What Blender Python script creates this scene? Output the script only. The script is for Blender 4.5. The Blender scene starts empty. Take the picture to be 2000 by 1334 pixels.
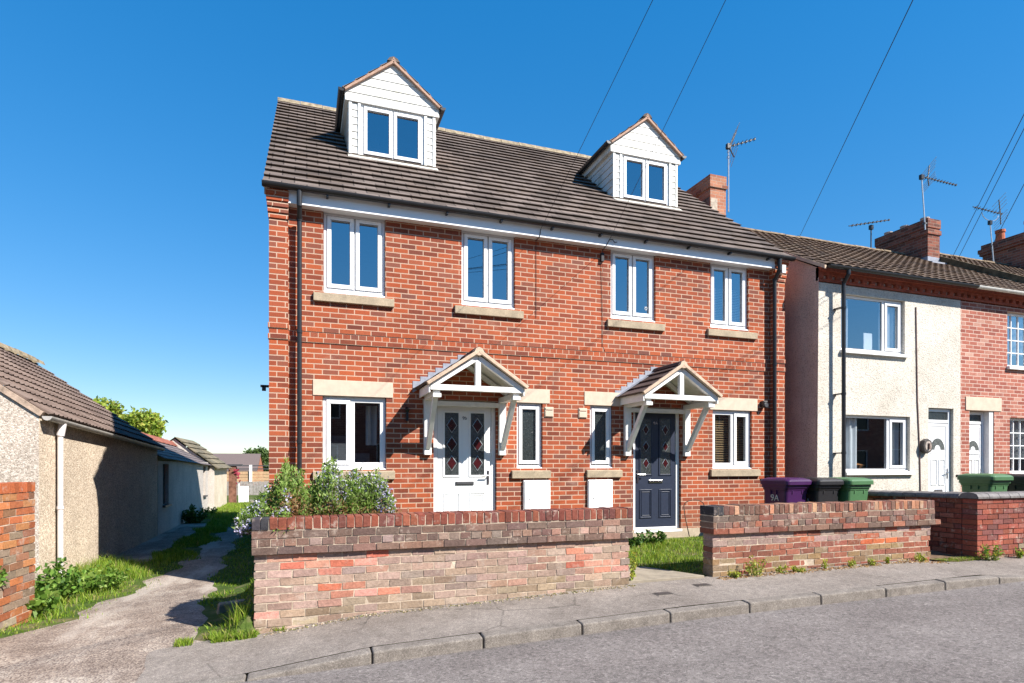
import bpy, math, random
import numpy as np
from mathutils import Vector, Matrix
R = math.radians
random.seed(7); rng = np.random.default_rng(7)
SC = bpy.context.scene; COL = SC.collection

# ---------------------------------------------------------------- camera
YAW = math.atan(1165.0/3350.0)
cd = bpy.data.cameras.new("camera"); cam = bpy.data.objects.new("camera", cd); COL.objects.link(cam)
cam.location = (0.463, -9.0, 1.6); cam.rotation_euler = (R(90), 0, -YAW)
cd.sensor_width = 36; cd.lens = 36*1165/2000; cd.shift_y = (908-667)/2000
cd.clip_start = .05; cd.clip_end = 3000
SC.camera = cam
# ---------------------------------------------------------------- sky, sun, exposure
SUN = Vector((.85, -1.0, 1.18)).normalized()
elev = math.asin(SUN.z); az = math.atan2(SUN.x, SUN.y)
W = bpy.data.worlds.new("World"); SC.world = W; W.use_nodes = True
wn = W.node_tree.nodes; wl = W.node_tree.links; bg = wn["Background"]
sky = wn.new("ShaderNodeTexSky"); sky.sky_type = 'NISHITA'; sky.sun_disc = False
sky.sun_elevation = elev; sky.sun_rotation = az
sky.air_density = 1.0; sky.dust_density = 0.0; sky.ozone_density = 5.0; sky.altitude = 50
hs = wn.new("ShaderNodeHueSaturation"); hs.inputs["Hue"].default_value = .506; hs.inputs["Saturation"].default_value = 1.9
gmm = wn.new("ShaderNodeGamma"); gmm.inputs[1].default_value = .52; wl.new(sky.outputs[0], gmm.inputs[0]); wl.new(gmm.outputs[0], hs.inputs["Color"]); wl.new(hs.outputs[0], bg.inputs[0])
bg.inputs[1].default_value = 0.15
sl = bpy.data.lights.new("sun", 'SUN'); so = bpy.data.objects.new("sun", sl); COL.objects.link(so)
sl.energy = 4.1; sl.angle = R(.55); sl.color = (1.0, .945, .87)
so.rotation_euler = (-SUN).to_track_quat('-Z', 'Y').to_euler(); so.location = (10, -12, 15)
SC.view_settings.view_transform = 'Standard'; SC.view_settings.look = 'None'
SC.view_settings.gamma = 1; SC.view_settings.exposure = 1.34

# ---------------------------------------------------------------- node helpers
class G:
    def __init__(s, name, rough=.7, spec=.3):
        s.m = bpy.data.materials.new(name); s.m.use_nodes = True
        s.t = s.m.node_tree; s.n = s.t.nodes; s.b = s.n["Principled BSDF"]; s.out = s.n["Material Output"]
        s.b.inputs["Roughness"].default_value = rough
        s.b.inputs["Specular IOR Level"].default_value = spec
        s._c = None
    def l(s, a, b):
        s.t.links.new(a, b)
    def put(s, inp, v):
        if hasattr(v, 'is_output') or isinstance(v, bpy.types.NodeSocket): s.l(v, inp)
        elif isinstance(v, (tuple, list)) and len(v) == 3 and inp.type == 'RGBA': inp.default_value = (*v, 1)
        else: inp.default_value = v
    def co(s):
        if s._c is None:
            s._c = s.n.new("ShaderNodeTexCoord").outputs["Object"]
        return s._c
    def xyz(s, v=None):
        q = s.n.new("ShaderNodeSeparateXYZ"); s.l(v if v is not None else s.co(), q.inputs[0]); return q.outputs
    def vec(s, x, y, z=0.):
        q = s.n.new("ShaderNodeCombineXYZ")
        for i, k in enumerate((x, y, z)): s.put(q.inputs[i], k)
        return q.outputs[0]
    def M(s, op, a, b=None, c=None):
        q = s.n.new("ShaderNodeMath"); q.operation = op
        for i, k in enumerate((a, b, c)):
            if k is not None: s.put(q.inputs[i], k)
        return q.outputs[0]
    def noise(s, scale, detail=4, rough=.55, v=None, out=0):
        q = s.n.new("ShaderNodeTexNoise"); q.inputs["Scale"].default_value = scale
        q.inputs["Detail"].default_value = detail; q.inputs["Roughness"].default_value = rough
        s.l(v if v is not None else s.co(), q.inputs["Vector"]); return q.outputs[out]
    def vor(s, scale, v=None, out="Distance", feature='F1'):
        q = s.n.new("ShaderNodeTexVoronoi"); q.feature = feature; q.inputs["Scale"].default_value = scale
        s.l(v if v is not None else s.co(), q.inputs["Vector"]); return q.outputs[out]
    def white(s, v):
        q = s.n.new("ShaderNodeTexWhiteNoise"); s.l(v, q.inputs["Vector"]); return q.outputs
    def ramp(s, f, stops, interp='LINEAR'):
        q = s.n.new("ShaderNodeValToRGB"); q.color_ramp.interpolation = interp; e = q.color_ramp.elements
        while len(e) < len(stops): e.new(.5)
        for k, (p, c) in zip(e, stops):
            k.position = p; k.color = (*c, 1) if len(c) == 3 else c
        s.put(q.inputs[0], f); return q.outputs[0]
    def sm(s, x, a, b):
        q = s.n.new("ShaderNodeMapRange"); q.interpolation_type = 'SMOOTHSTEP'
        s.put(q.inputs[0], x); q.inputs[1].default_value = a; q.inputs[2].default_value = b
        return q.outputs[0]
    def mr(s, x, a, b, c, d):
        q = s.n.new("ShaderNodeMapRange"); s.put(q.inputs[0], x)
        for i, k in enumerate((a, b, c, d)): q.inputs[i+1].default_value = k
        return q.outputs[0]
    def mix(s, f, a, b, mode='MIX'):
        q = s.n.new("ShaderNodeMix"); q.data_type = 'RGBA'; q.blend_type = mode
        s.put(q.inputs[0], f); s.put(q.inputs[6], a); s.put(q.inputs[7], b); return q.outputs[2]
    def attr(s, name):
        q = s.n.new("ShaderNodeAttribute"); q.attribute_name = name; return q.outputs["Color"]
    def bump(s, h, strength=.5, dist=.01):
        q = s.n.new("ShaderNodeBump"); q.inputs["Strength"].default_value = strength
        q.inputs["Distance"].default_value = dist; s.put(q.inputs["Height"], h)
        s.l(q.outputs[0], s.b.inputs["Normal"]); return s
    def base(s, c): s.put(s.b.inputs["Base Color"], c); return s
    def rough(s, c): s.put(s.b.inputs["Roughness"], c); return s

def plain(name, col, rough=.6, spec=.3, var=.12, scale=6, metal=0, bump=0, bscale=60):
    g = G(name, rough, spec)
    d = tuple(max(0, c*(1-var*2)) for c in col); l_ = tuple(min(1, c*(1+var*.6)) for c in col)
    g.base(g.ramp(g.noise(scale, 6, .65), [(.3, d), (.62, l_)]))
    g.b.inputs["Metallic"].default_value = metal
    if bump: g.bump(g.noise(bscale, 3), bump, .01)
    return g.m

def brick(name, stops, mortar, bl=.225, bh=.075, z0=0., u0=0., mw=.010, half=.5, seed=0., dirt=.25, rough=.85, header=False, stain=None):
    g = G(name, rough, .2)
    x, y, z = g.xyz()
    u = g.M('ADD', g.M('ADD', x, y), -u0)
    zz = g.M('DIVIDE', g.M('ADD', z, -z0), bh)
    wob = g.M('MULTIPLY', g.M('SUBTRACT', g.noise(3.1, 2), .5), .10)
    zz = g.M('ADD', zz, g.M('MULTIPLY', wob, .6))
    row = g.M('FLOOR', zz); fz = g.M('SUBTRACT', zz, row)
    par = g.M('MULTIPLY', g.M('FLOORED_MODULO', row, 2.), half)
    jit = g.M('MULTIPLY', g.white(g.vec(row, seed, 3.))[0], .05)
    uu = g.M('ADD', g.M('ADD', g.M('DIVIDE', u, bl), par), jit)
    colm = g.M('FLOOR', uu); fu = g.M('SUBTRACT', uu, colm)
    w = g.white(g.vec(colm, row, seed)); w2 = g.white(g.vec(colm, row, seed+9.))
    du = g.M('MULTIPLY', g.M('MINIMUM', fu, g.M('SUBTRACT', 1., fu)), bl)
    dz = g.M('MULTIPLY', g.M('MINIMUM', fz, g.M('SUBTRACT', 1., fz)), bh)
    d = g.M('MINIMUM', du, dz)
    d = g.M('ADD', d, g.M('MULTIPLY', g.M('SUBTRACT', g.noise(70, 3), .5), .006))
    face = g.sm(d, mw*.5-.0015, mw*.5+.0025)
    c = g.ramp(w[0], stops)
    c = g.mix(g.mr(g.noise(22, 5, .7), .3, .75, 0, .55), c, g.ramp(w2[0], stops))
    c = g.mix(1., c, g.ramp(g.noise(90, 3), [(.25, (.72,)*3), (.7, (1.12,)*3)]), 'MULTIPLY')
    mo = g.mix(g.noise(14, 4), tuple(k*.75 for k in mortar), mortar)
    c = g.mix(face, mo, c)
    big = g.ramp(g.noise(.9, 5, .6), [(.32, (1-dirt,)*3), (.62, (1.,)*3)])
    c = g.mix(1., c, big, 'MULTIPLY')
    if stain: c = stain(g, c, x, y, z)
    g.base(c)
    g.bump(g.M('ADD', g.M('MULTIPLY', face, .7), g.M('MULTIPLY', g.noise(120, 3), .25)), .55, .006)
    return g.m

def roofmat(name, stops, tw=.33, gauge=.3, o=(0, 0, 0), along=0, lich=(.36, .33, .27), lf=.5, joint=True):
    """per-tile colour; 'along' 0: courses run along x, 1: along y"""
    g = G(name, .85, .25)
    q = g.xyz(); u = q[along]; h = q[2]
    k = g.M('FLOOR', g.M('DIVIDE', g.M('ADD', h, -o[2]), gauge))
    uu = g.M('ADD', g.M('DIVIDE', u, tw), g.M('MULTIPLY', g.M('FLOORED_MODULO', k, 2.), .5))
    c_ = g.M('FLOOR', uu); fu = g.M('SUBTRACT', uu, c_)
    w = g.white(g.vec(c_, k, 4.))
    c = g.ramp(w[0], stops)
    c = g.mix(1., c, g.ramp(g.noise(60, 4, .7), [(.25, (.75,)*3), (.75, (1.15,)*3)]), 'MULTIPLY')
    sp = g.sm(g.noise(26, 6, .75), .56, .72)
    c = g.mix(g.M('MULTIPLY', sp, lf), c, lich)
    c = g.mix(1., c, g.ramp(g.noise(.8, 4), [(.3, (.78,)*3), (.65, (1.05,)*3)]), 'MULTIPLY')
    if joint:
        e = g.M('MULTIPLY', g.M('MINIMUM', fu, g.M('SUBTRACT', 1., fu)), tw)
        c = g.mix(g.sm(e, .003, .011), tuple(.3*k for k in stops[0][1]), c)
    g.base(c).bump(g.noise(130, 3), .3, .006)
    return g.m

def glassm(name, tint=(.9, .95, .97), r0=.2, rough=.0, dens=.25):
    """window glass: clear (slightly tinted) sheet with a reflecting face"""
    g = G(name); n = g.n
    tr = n.new("ShaderNodeBsdfTransparent"); tr.inputs[0].default_value = (*[t*(1-dens) for t in tint], 1)
    gl = n.new("ShaderNodeBsdfGlossy"); gl.inputs["Roughness"].default_value = rough; gl.inputs[0].default_value = (.96, .98, 1, 1)
    lw = n.new("ShaderNodeLayerWeight"); lw.inputs[0].default_value = .5
    f = g.M('MINIMUM', g.M('ADD', g.M('MULTIPLY', g.M('POWER', lw.outputs["Facing"], 3.), .8), r0), .95)
    mx = n.new("ShaderNodeMixShader"); g.put(mx.inputs[0], f); g.l(tr.outputs[0], mx.inputs[1]); g.l(gl.outputs[0], mx.inputs[2])
    g.l(mx.outputs[0], g.out.inputs[0]); return g.m

# ---------------------------------------------------------------- mesh helpers
class MB:
    def __init__(s): s.v = []; s.f = []; s.c = []
    def face(s, pts, col=None):
        n = len(s.v); s.v += [tuple(p) for p in pts]; s.f.append(tuple(range(n, n+len(pts)))); s.c.append(col); return s
    def box(s, x0, x1, y0, y1, z0, z1, col=None, jit=0.):
        n = len(s.v)
        P = [(x0, y0, z0), (x1, y0, z0), (x1, y1, z0), (x0, y1, z0), (x0, y0, z1), (x1, y0, z1), (x1, y1, z1), (x0, y1, z1)]
        if jit: P = [tuple(c+random.uniform(-jit, jit) for c in p) for p in P]
        s.v += P
        for f in ((3, 2, 1, 0), (4, 5, 6, 7), (0, 1, 5, 4), (1, 2, 6, 5), (2, 3, 7, 6), (3, 0, 4, 7)):
            s.f.append(tuple(n+i for i in f)); s.c.append(col)
        return s
    def hexa(s, P, col=None):
        n = len(s.v); s.v += [tuple(p) for p in P]
        for f in ((3, 2, 1, 0), (4, 5, 6, 7), (0, 1, 5, 4), (1, 2, 6, 5), (2, 3, 7, 6), (3, 0, 4, 7)):
            s.f.append(tuple(n+i for i in f)); s.c.append(col)
        return s
    def prism(s, poly, ax, a0, a1, col=None):
        """poly: 2D points; ax = extruded axis. (ax 'y': poly is x,z; 'x': y,z; 'z': x,y)"""
        def P(p, a): return {'y': (p[0], a, p[1]), 'x': (a, p[0], p[1]), 'z': (p[0], p[1], a)}[ax]
        n = len(s.v); k = len(poly); s.v += [P(p, a0) for p in poly]+[P(p, a1) for p in poly]
        s.f.append(tuple(range(n, n+k))); s.f.append(tuple(range(n+2*k-1, n+k-1, -1))); s.c += [col, col]
        for i in range(k):
            j = (i+1) % k; s.f.append((n+j, n+i, n+k+i, n+k+j)); s.c.append(col)
        return s
    def tube(s, p0, p1, r, n=8, r1=None, col=None, cap=True):
        p0 = Vector(p0); p1 = Vector(p1); d = (p1-p0).normalized(); r1 = r if r1 is None else r1
        a = d.orthogonal().normalized(); b = d.cross(a); k = len(s.v)
        for p, q in ((p0, r), (p1, r1)):
            for i in range(n):
                t = 2*math.pi*i/n; s.v.append(tuple(p+a*math.cos(t)*q+b*math.sin(t)*q))
        for i in range(n):
            j = (i+1) % n; s.f.append((k+i, k+j, k+n+j, k+n+i)); s.c.append(col)
        if cap:
            s.f.append(tuple(range(k+n-1, k-1, -1))); s.f.append(tuple(range(k+n, k+2*n))); s.c += [col, col]
        return s
    def pipe(s, pts, r, n=8, col=None):
        for a, b in zip(pts[:-1], pts[1:]): s.tube(a, b, r, n, col=col)
        return s
    def beam(s, p0, p1, w, h, up=(0, 0, 1)):
        p0 = Vector(p0); p1 = Vector(p1); d = (p1-p0).normalized(); a = d.cross(Vector(up)).normalized(); b = a.cross(d)
        P = []
        for p in (p0, p1):
            P += [p-a*w/2-b*h/2, p+a*w/2-b*h/2, p+a*w/2+b*h/2, p-a*w/2+b*h/2]
        return s.hexa(P)
    def lathe(s, prof, c, n=16):
        k = len(s.v)
        for r, z in prof:
            for i in range(n):
                t = 2*math.pi*i/n; s.v.append((c[0]+r*math.cos(t), c[1]+r*math.sin(t), c[2]+z))
        for a in range(len(prof)-1):
            for i in range(n):
                j = (i+1) % n; s.f.append((k+a*n+i, k+a*n+j, k+(a+1)*n+j, k+(a+1)*n+i)); s.c.append(None)
        s.f.append(tuple(range(k+(len(prof)-1)*n, k+len(prof)*n))); s.c.append(None)
        return s
    def grid(s, xs, ys, fz):
        n = len(s.v); 
        for y in ys:
            for x in xs: s.v.append((x, y, fz(x, y)))
        m = len(xs)
        for j in range(len(ys)-1):
            for i in range(m-1):
                a = n+j*m+i; s.f.append((a, a+1, a+m+1, a+m)); s.c.append(None)
        return s

def obj(name, mb, mat, parent=None, smooth=False, bevel=0., solid=0., seg=2):
    me = bpy.data.meshes.new(name); me.from_pydata(mb.v, [], mb.f); me.update()
    if any(c is not None for c in mb.c):
        at = me.color_attributes.new("Col", 'FLOAT_COLOR', 'CORNER'); arr = []
        for p in me.polygons:
            c = mb.c[p.index] or (.5, .5, .5)
            for _ in p.loop_indices: arr += [*c, 1.]
        at.data.foreach_set("color", arr)
    if smooth: me.polygons.foreach_set("use_smooth", [True]*len(me.polygons))
    me.materials.append(mat)
    o = bpy.data.objects.new(name, me); COL.objects.link(o)
    if parent is not None:
        o.parent = parent
        w = Vector(parent.location)
        if parent.parent: w = Vector((0, 0, 0))   # parts already sit in scene coordinates
        o.location = -w if not parent.parent else (0, 0, 0)
    if solid:
        m_ = o.modifiers.new("solid", 'SOLIDIFY'); m_.thickness = solid
    if bevel:
        m_ = o.modifiers.new("bevel", 'BEVEL'); m_.width = bevel; m_.segments = seg; m_.limit_method = 'ANGLE'
    return o
def npobj(name, V, F, mat, parent=None, col=None, smooth=False):
    """V (n,3), F (m,k) numpy arrays"""
    me = bpy.data.meshes.new(name); k = F.shape[1]
    me.vertices.add(len(V)); me.vertices.foreach_set("co", V.astype(np.float32).ravel())
    me.loops.add(F.size); me.loops.foreach_set("vertex_index", F.astype(np.int32).ravel())
    me.polygons.add(len(F)); me.polygons.foreach_set("loop_start", np.arange(0, F.size, k, dtype=np.int32))
    me.update(calc_edges=True)
    if col is not None:
        at = me.color_attributes.new("Col", 'FLOAT_COLOR', 'CORNER')
        c4 = np.ones((len(F), k, 4), np.float32); c4[:, :, :3] = col[:, None, :]
        at.data.foreach_set("color", c4.ravel())
    me.materials.append(mat); o = bpy.data.objects.new(name, me); COL.objects.link(o)
    if parent is not None: o.parent = parent; o.location = -Vector(parent.location) if not parent.parent else (0, 0, 0)
    return o
def tag(o, label, cat, group=None, kind=None):
    if label: o['label'] = label
    if cat: o['category'] = cat
    if group: o['group'] = group
    if kind: o['kind'] = kind
    return o
def thing(name, label, cat, loc=(0, 0, 0), group=None):
    o = bpy.data.objects.new(name, None); COL.objects.link(o); o.location = loc; o.empty_display_size = .2
    return tag(o, label, cat, group)
def struct(name, mb, mat, **k):
    o = obj(name, mb, mat, **k); o['kind'] = 'structure'; return o
def sst(a, b, x):
    t = min(1., max(0., (x-a)/(b-a))); return t*t*(3-2*t)
def interp(x, xs, ys): return float(np.interp(x, xs, ys))
def frange(a, b, s):
    n = max(1, int(round((b-a)/s))); return [a+(b-a)*i/n for i in range(n+1)]

def wall_open(mb, x0, x1, z0, z1, y, holes, dep, ax='y', sgn=1):
    """wall face in plane y (or plane x if ax='x') with rectangular holes and reveals going 'dep' inward"""
    xs = sorted({x0, x1, *[min(max(h[0], x0), x1) for h in holes], *[min(max(h[1], x0), x1) for h in holes]})
    zs = sorted({z0, z1, *[min(max(h[2], z0), z1) for h in holes], *[min(max(h[3], z0), z1) for h in holes]})
    def P(a, d, z): return (a, y+d, z) if ax == 'y' else (y+d, a, z)
    for i in range(len(xs)-1):
        for j in range(len(zs)-1):
            cx = (xs[i]+xs[i+1])/2; cz = (zs[j]+zs[j+1])/2
            if any(h[0] < cx < h[1] and h[2] < cz < h[3] for h in holes): continue
            mb.face([P(xs[i], 0, zs[j]), P(xs[i+1], 0, zs[j]), P(xs[i+1], 0, zs[j+1]), P(xs[i], 0, zs[j+1])])
    for a, b, c, d in holes:
        D = dep*sgn
        mb.face([P(a, 0, c), P(a, D, c), P(a, D, d), P(a, 0, d)])
        mb.face([P(b, D, c), P(b, 0, c), P(b, 0, d), P(b, D, d)])
        mb.face([P(a, D, d), P(b, D, d), P(b, 0, d), P(a, 0, d)])
        mb.face([P(a, 0, c), P(b, 0, c), P(b, D, c), P(a, D, c)])

def tile_roof(mb, O, L, S, N, length, nc, g, th=.03, prof=None, seg=1, under=.02, jit=.003):
    """courses of tiles: O eave corner, L along the eave, S up the slope, N normal"""
    O, L, S, N = map(Vector, (O, L, S, N))
    us = [length*i/seg for i in range(seg+1)]
    for k in range(nc):
        s0 = k*g; s1 = (k+1)*g+.03; n0 = len(mb.v); dj = random.uniform(-jit, jit)
        for u in us:
            h = prof(u, k) if prof else 0.
            j = random.uniform(-jit, jit) if seg > 1 else dj
            b = O+L*u
            mb.v += [tuple(b+S*(s0+under)+N*(h*.9-.004)), tuple(b+S*(s0+j)+N*(th+h)), tuple(b+S*s1+N*(.003+h))]
        for i in range(seg):
            a = n0+i*3
            mb.f += [(a, a+3, a+4, a+1), (a+1, a+4, a+5, a+2)]; mb.c += [None, None]
        for a in (n0, n0+seg*3):
            mb.f.append((a, a+1, a+2)); mb.c.append(None)
# ---------------------------------------------------------------- terrain heights
def road0(x): return interp(x, [-60, -10, 0, 4, 9, 14, 40], [-.55, -.20, -.028, .10, .165, .21, .32])
def road_z(x, y): return road0(x)+.022*min(3., max(0., -4.12-y))
def kerb_h(x): return interp(x, [-.05, .97, 8.2, 9.2], [.012, .10, .10, .014])
def pav_z(x, y): return road0(x)+kerb_h(x)+.03*(y+4.12)
def alley_z(x, y):
    if y <= -3.0: return pav_z(x, y)
    a = pav_z(x, -3.0); t = sst(-3., 1.5, y)
    return a*(1-t)+(-.17)*t
def garden_z(x, y): return interp(x, [0, 4, 9], [.24, .245, .29])+.018*(y+2.9)
def g_z(x, y):
    if y < -3.9: return road_z(x, max(y, -9.5))-.10
    if y < -3.0 or (y < -2.80 and x > .1 and not 4.0 < x < 5.07): return pav_z(x, y)-.05
    if x > 8.7 and y < -1.4: return pav_z(x, -3.)+(garden_z(9, y)-pav_z(x, -3.))*sst(-3.0, -1.6, y)-.01
    a = alley_z(x, y)
    b = garden_z(x, y) if y < .6 else garden_z(x, .6)*(1-sst(.6, 3, y))-.17*sst(.6, 3, y)
    w = sst(-.35, .06, x)
    if y > .3: w = sst(-.1, .3, x)
    return a*(1-w)+b*w

# ---------------------------------------------------------------- materials
M = {}
RED = [(0, (.145, .042, .028)), (.18, (.26, .062, .032)), (.45, (.365, .080, .032)), (.75, (.42, .098, .036)), (.88, (.27, .088, .055)), (1, (.175, .068, .050))]
MORT = (.58, .40, .29)
def weather(g, c, x, y, z):
    u = g.M('ADD', x, y)
    st = g.sm(g.noise(1., 5, .65, g.vec(g.M('MULTIPLY', u, 5.5), g.M('MULTIPLY', z, .55))), .54, .74)
    c = g.mix(g.M('MULTIPLY', st, .34), c, (.105, .055, .04))
    ef = g.sm(g.noise(1.6, 6, .7, g.vec(u, g.M('MULTIPLY', z, 1.5), 7.)), .58, .74)
    c = g.mix(g.M('MULTIPLY', ef, .20), c, (.56, .40, .31))
    lo = g.M('MULTIPLY', g.sm(g.M('ADD', z, g.M('MULTIPLY', g.noise(4, 4), .5)), 1.25, .75), .35)
    return g.mix(lo, c, (.23, .13, .085))
M['brick'] = brick('house_brick', RED, MORT, z0=2.60, u0=.035, dirt=.20, mw=.013, stain=weather)
M['pier'] = brick('pier_brick', RED, MORT, z0=2.60, u0=-.105, dirt=.16, seed=3, mw=.013)
M['pier_r'] = brick('pier_brick_right', RED, MORT, z0=2.60, u0=8.63, dirt=.16, seed=4, mw=.013)
M['header'] = brick('header_brick', RED[1:], MORT, bl=.1125, z0=2.60, u0=.03, dirt=.16, seed=5)
M['gable'] = brick('gable_brick', RED, MORT, z0=2.60, u0=.0, dirt=.2, seed=6)
M['upvc'] = plain('white_upvc', (.80, .80, .80), .32, .4, .015, 3)
M['upvcgap'] = plain('window_gasket', (.22, .22, .23), .6, .3, .05)
M['wood'] = plain('white_painted_timber', (.78, .77, .74), .55, .3, .05, 12)
def _clad():
    g = G('weathered_white_cladding', .5, .35)
    c = g.ramp(g.noise(2.2, 6, .7), [(.30, (.45, .44, .37)), (.50, (.64, .63, .59)), (1, (.70, .695, .67))])
    sp = g.sm(g.noise(17, 6, .75), .60, .72)
    g.base(g.mix(g.M('MULTIPLY', sp, .35), c, (.38, .36, .27))); return g.m
M['clad'] = _clad()
M['stone'] = plain('cast_stone', (.58, .465, .36), .85, .2, .06, 9, bump=.15, bscale=150)
def _sill():
    g = G('weathered_stone_sill', .88, .2)
    c = g.ramp(g.noise(5, 6, .7), [(.3, (.27, .22, .155)), (.62, (.43, .345, .24))])
    g.base(g.mix(1., c, g.ramp(g.noise(70, 3), [(.3, (.82,)*3), (.7, (1.1,)*3)]), 'MULTIPLY')).bump(g.noise(160, 3), .2, .005); return g.m
M['sill'] = _sill()
M['black'] = plain('black_plastic', (.016, .016, .018), .38, .45, .1, 8)
M['lead'] = plain('lead_sheet', (.27, .285, .33), .5, .5, .12, 14)
M['iron'] = plain('dark_metal', (.05, .05, .055), .5, .5)
M['galv'] = plain('galvanised_metal', (.45, .47, .50), .4, .5, .1, 20, metal=.6)
M['chrome'] = plain('polished_metal', (.6, .6, .6), .2, .6, .03, metal=1)
M['white'] = plain('white_box', (.82, .82, .81), .4, .4, .02)
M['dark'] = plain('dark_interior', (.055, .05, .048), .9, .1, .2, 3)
M['floor'] = plain('room_floor', (.10, .075, .055), .8, .1, .2, 3)
M['glass'] = glassm('window_glass', r0=.38, dens=.35)
M['glass2'] = glassm('terrace_window_glass', r0=.13, dens=.08)
M['glass4'] = glassm('terrace_upper_glass', r0=.30, dens=.1)
M['glass3'] = glassm('ground_floor_glass', r0=.12, dens=.3)
M['frost'] = plain('obscure_glass', (.030, .036, .034), .18, .7, .35, 60, bump=.5, bscale=90)
M['doorglass'] = plain('leaded_door_glass', (.045, .052, .052), .2, .7, .4, 40, bump=.4, bscale=70)
M['redglass'] = plain('red_glass', (.045, .006, .008), .2, .6, .2)
M['navy'] = plain('navy_door', (.020, .027, .050), .42, .45, .08, 25, bump=.08, bscale=120)
M['curtain'] = plain('white_curtain', (.62, .64, .66), .9, .1, .06)
M['blind'] = plain('wooden_blind', (.42, .27, .13), .6, .3, .1)
M['bathtile'] = plain('white_blind', (.5, .48, .46), .8, .2, .05)
M['tan'] = plain('mortar_verge', (.55, .41, .30), .9, .15, .1, 20, bump=.3)
M['dverge'] = plain('dormer_verge', (.42, .27, .20), .9, .15, .14, 16, bump=.3)
BT = [(0, (.100, .077, .064)), (.4, (.150, .117, .099)), (.75, (.195, .154, .132)), (1, (.120, .088, .068))]
M['tile'] = roofmat('brown_concrete_tile', BT, tw=.33, gauge=.3*.625, o=(0, 0, 5.53), lich=(.30, .265, .215), lf=.5)
M['tiledark'] = roofmat('canopy_tile', [(0, (.07, .05, .045)), (1, (.13, .095, .085))], tw=.3, gauge=.14, o=(0, 0, 2.7), along=1, lf=.15)
M['dormertile'] = roofmat('dormer_tile', BT, tw=.3, gauge=.19, o=(0, 0, 8.07), along=1, lf=.35)
M['ridge'] = plain('ridge_tile', (.30, .245, .165), .9, .2, .3, 9, bump=.3)
M['wire'] = plain('black_cable', (.02, .02, .024), .5, .3)

# ---------------------------------------------------------------- the pair of brick houses
HW = 8.985; HD = 10.2; PJ = .10
house = thing('semi_detached_house', 'pair of joined red brick houses with two white dormers and door canopies', 'house', (HW/2, HD/2, .25))
UP = [(.72, 1.60), (2.765, 3.645), (5.365, 6.245), (7.385, 8.235)]
GW = [(.708, 1.612, 1.53, 2.60), (3.675, 4.122, 1.545, 2.60), (4.975, 5.405, 1.545, 2.60), (7.437, 8.31, 1.53, 2.60)]
DR = [(2.325, 3.335, .46, 2.60), (5.80, 6.765, .46, 2.60)]
holes = [(a, b, 4.085, 5.27) for a, b in UP]+GW+DR
w = MB(); wall_open(w, 0, HW, .40, 5.62, 0, holes, .10)
obj('wall', w, M['brick'], house)
gb = MB()   # side and rear walls
gab = [(0, -.2), (HD, -.2), (HD, 5.5), (4.85, 9.40), (0, 5.55)]
gb.face([(0, y, z) for y, z in reversed(gab)]); gb.face([(HW, y, z) for y, z in gab])
gb.face([(HW, HD, -.2), (0, HD, -.2), (0, HD, 5.5), (HW, HD, 5.5)])
gb.face([(HW, 0, .40), (0, 0, .40), (0, 0, -.2), (HW, 0, -.2)][::-1])
obj('side_wall', gb, M['gable'], house)
pl = MB().box(-.004, HW+.004, -.03, .05, -.2, .478)
for a, b, c, d in DR: pass
obj('plinth', pl, plain('concrete_plinth', (.42, .34, .25), .9, .2, .12, 7, bump=.3), house)
# projecting floor band: three courses
band = MB()
for (x0, x1) in ((.245, 8.735),):
    band.box(x0, x1, -.014, .01, 3.352, 3.422); band.box(x0, x1, -.014, .01, 3.505, 3.573)
obj('band_course', band, M['brick'], house)
obj('header_course', MB().box(.245, 8.735, -.006, .01, 3.4245, 3.5025), M['header'], house)
# corner piers with corbelled heads
for px0, px1, mt in ((0., .245, 'pier'), (8.735, HW, 'pier_r')):
    p = MB().box(px0-.003, px1, -PJ, .02, .40, 5.02)
    p.box(px0-.016, px1+.006, -PJ-.016, .02, 3.352, 3.422); p.box(px0-.016, px1+.006, -PJ-.016, .02, 3.505, 3.573)
    for k in range(5):
        e = .018*(k+1)
        p.box(px0-e*.45-.003, px1+.001+e*.12, -PJ-e, .02, 5.02+k*.075+.006, 5.02+(k+1)*.075)
        p.box(px0-e*.45, px1-.003+e*.12, -PJ-e+.012, .02, 5.02+k*.075, 5.02+k*.075+.006)
    obj('corner_pier', p, M[mt], house)
# fascia, soffit, gutter
obj('soffit', MB().box(.245, 8.735, -.142, .02, 5.246, 5.258), M['upvc'], house)
obj('fascia', MB().box(.245, 8.735, -.157, -.141, 5.238, 5.44), M['upvc'], house, bevel=.003)
def gutter(mb, p0, p1, r, out, thick=.006, n=9, closed=True):
    """half-round gutter from p0 to p1 (rim centre line); out: unit vector pointing away from the wall"""
    p0 = Vector(p0); p1 = Vector(p1); out = Vector(out); up = Vector((0, 0, 1))
    prof = []
    for i in range(n+1):
        t = math.pi*i/n; prof.append((math.cos(t)*r, -math.sin(t)*r))
    for i in range(n, -1, -1):
        t = math.pi*i/n; prof.append((math.cos(t)*(r-thick), -math.sin(t)*(r-thick)))
    k = len(prof); n0 = len(mb.v)
    for p in (p0, p1):
        for a, b in prof: mb.v.append(tuple(p+out*a+up*b))
    for i in range(k):
        j = (i+1) % k; mb.f.append((n0+i, n0+j, n0+k+j, n0+k+i)); mb.c.append(None)
    if closed:
        for p in (p0, p1):
            mb.face([tuple(p+out*math.cos(math.pi*i/n)*r-up*math.sin(math.pi*i/n)*r) for i in range(n+1)])
gm = MB(); gutter(gm, (-.085, -.238, 5.448), (9.06, -.238, 5.448), .060, (0, -1, 0))
obj('gutter', gm, M['black'], house, smooth=False)
for i in range(10):
    x = .75+i*.86; obj('gutter_bracket', MB().box(x, x+.03, -.25, -.157, 5.365, 5.40), M['black'], house)
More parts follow.
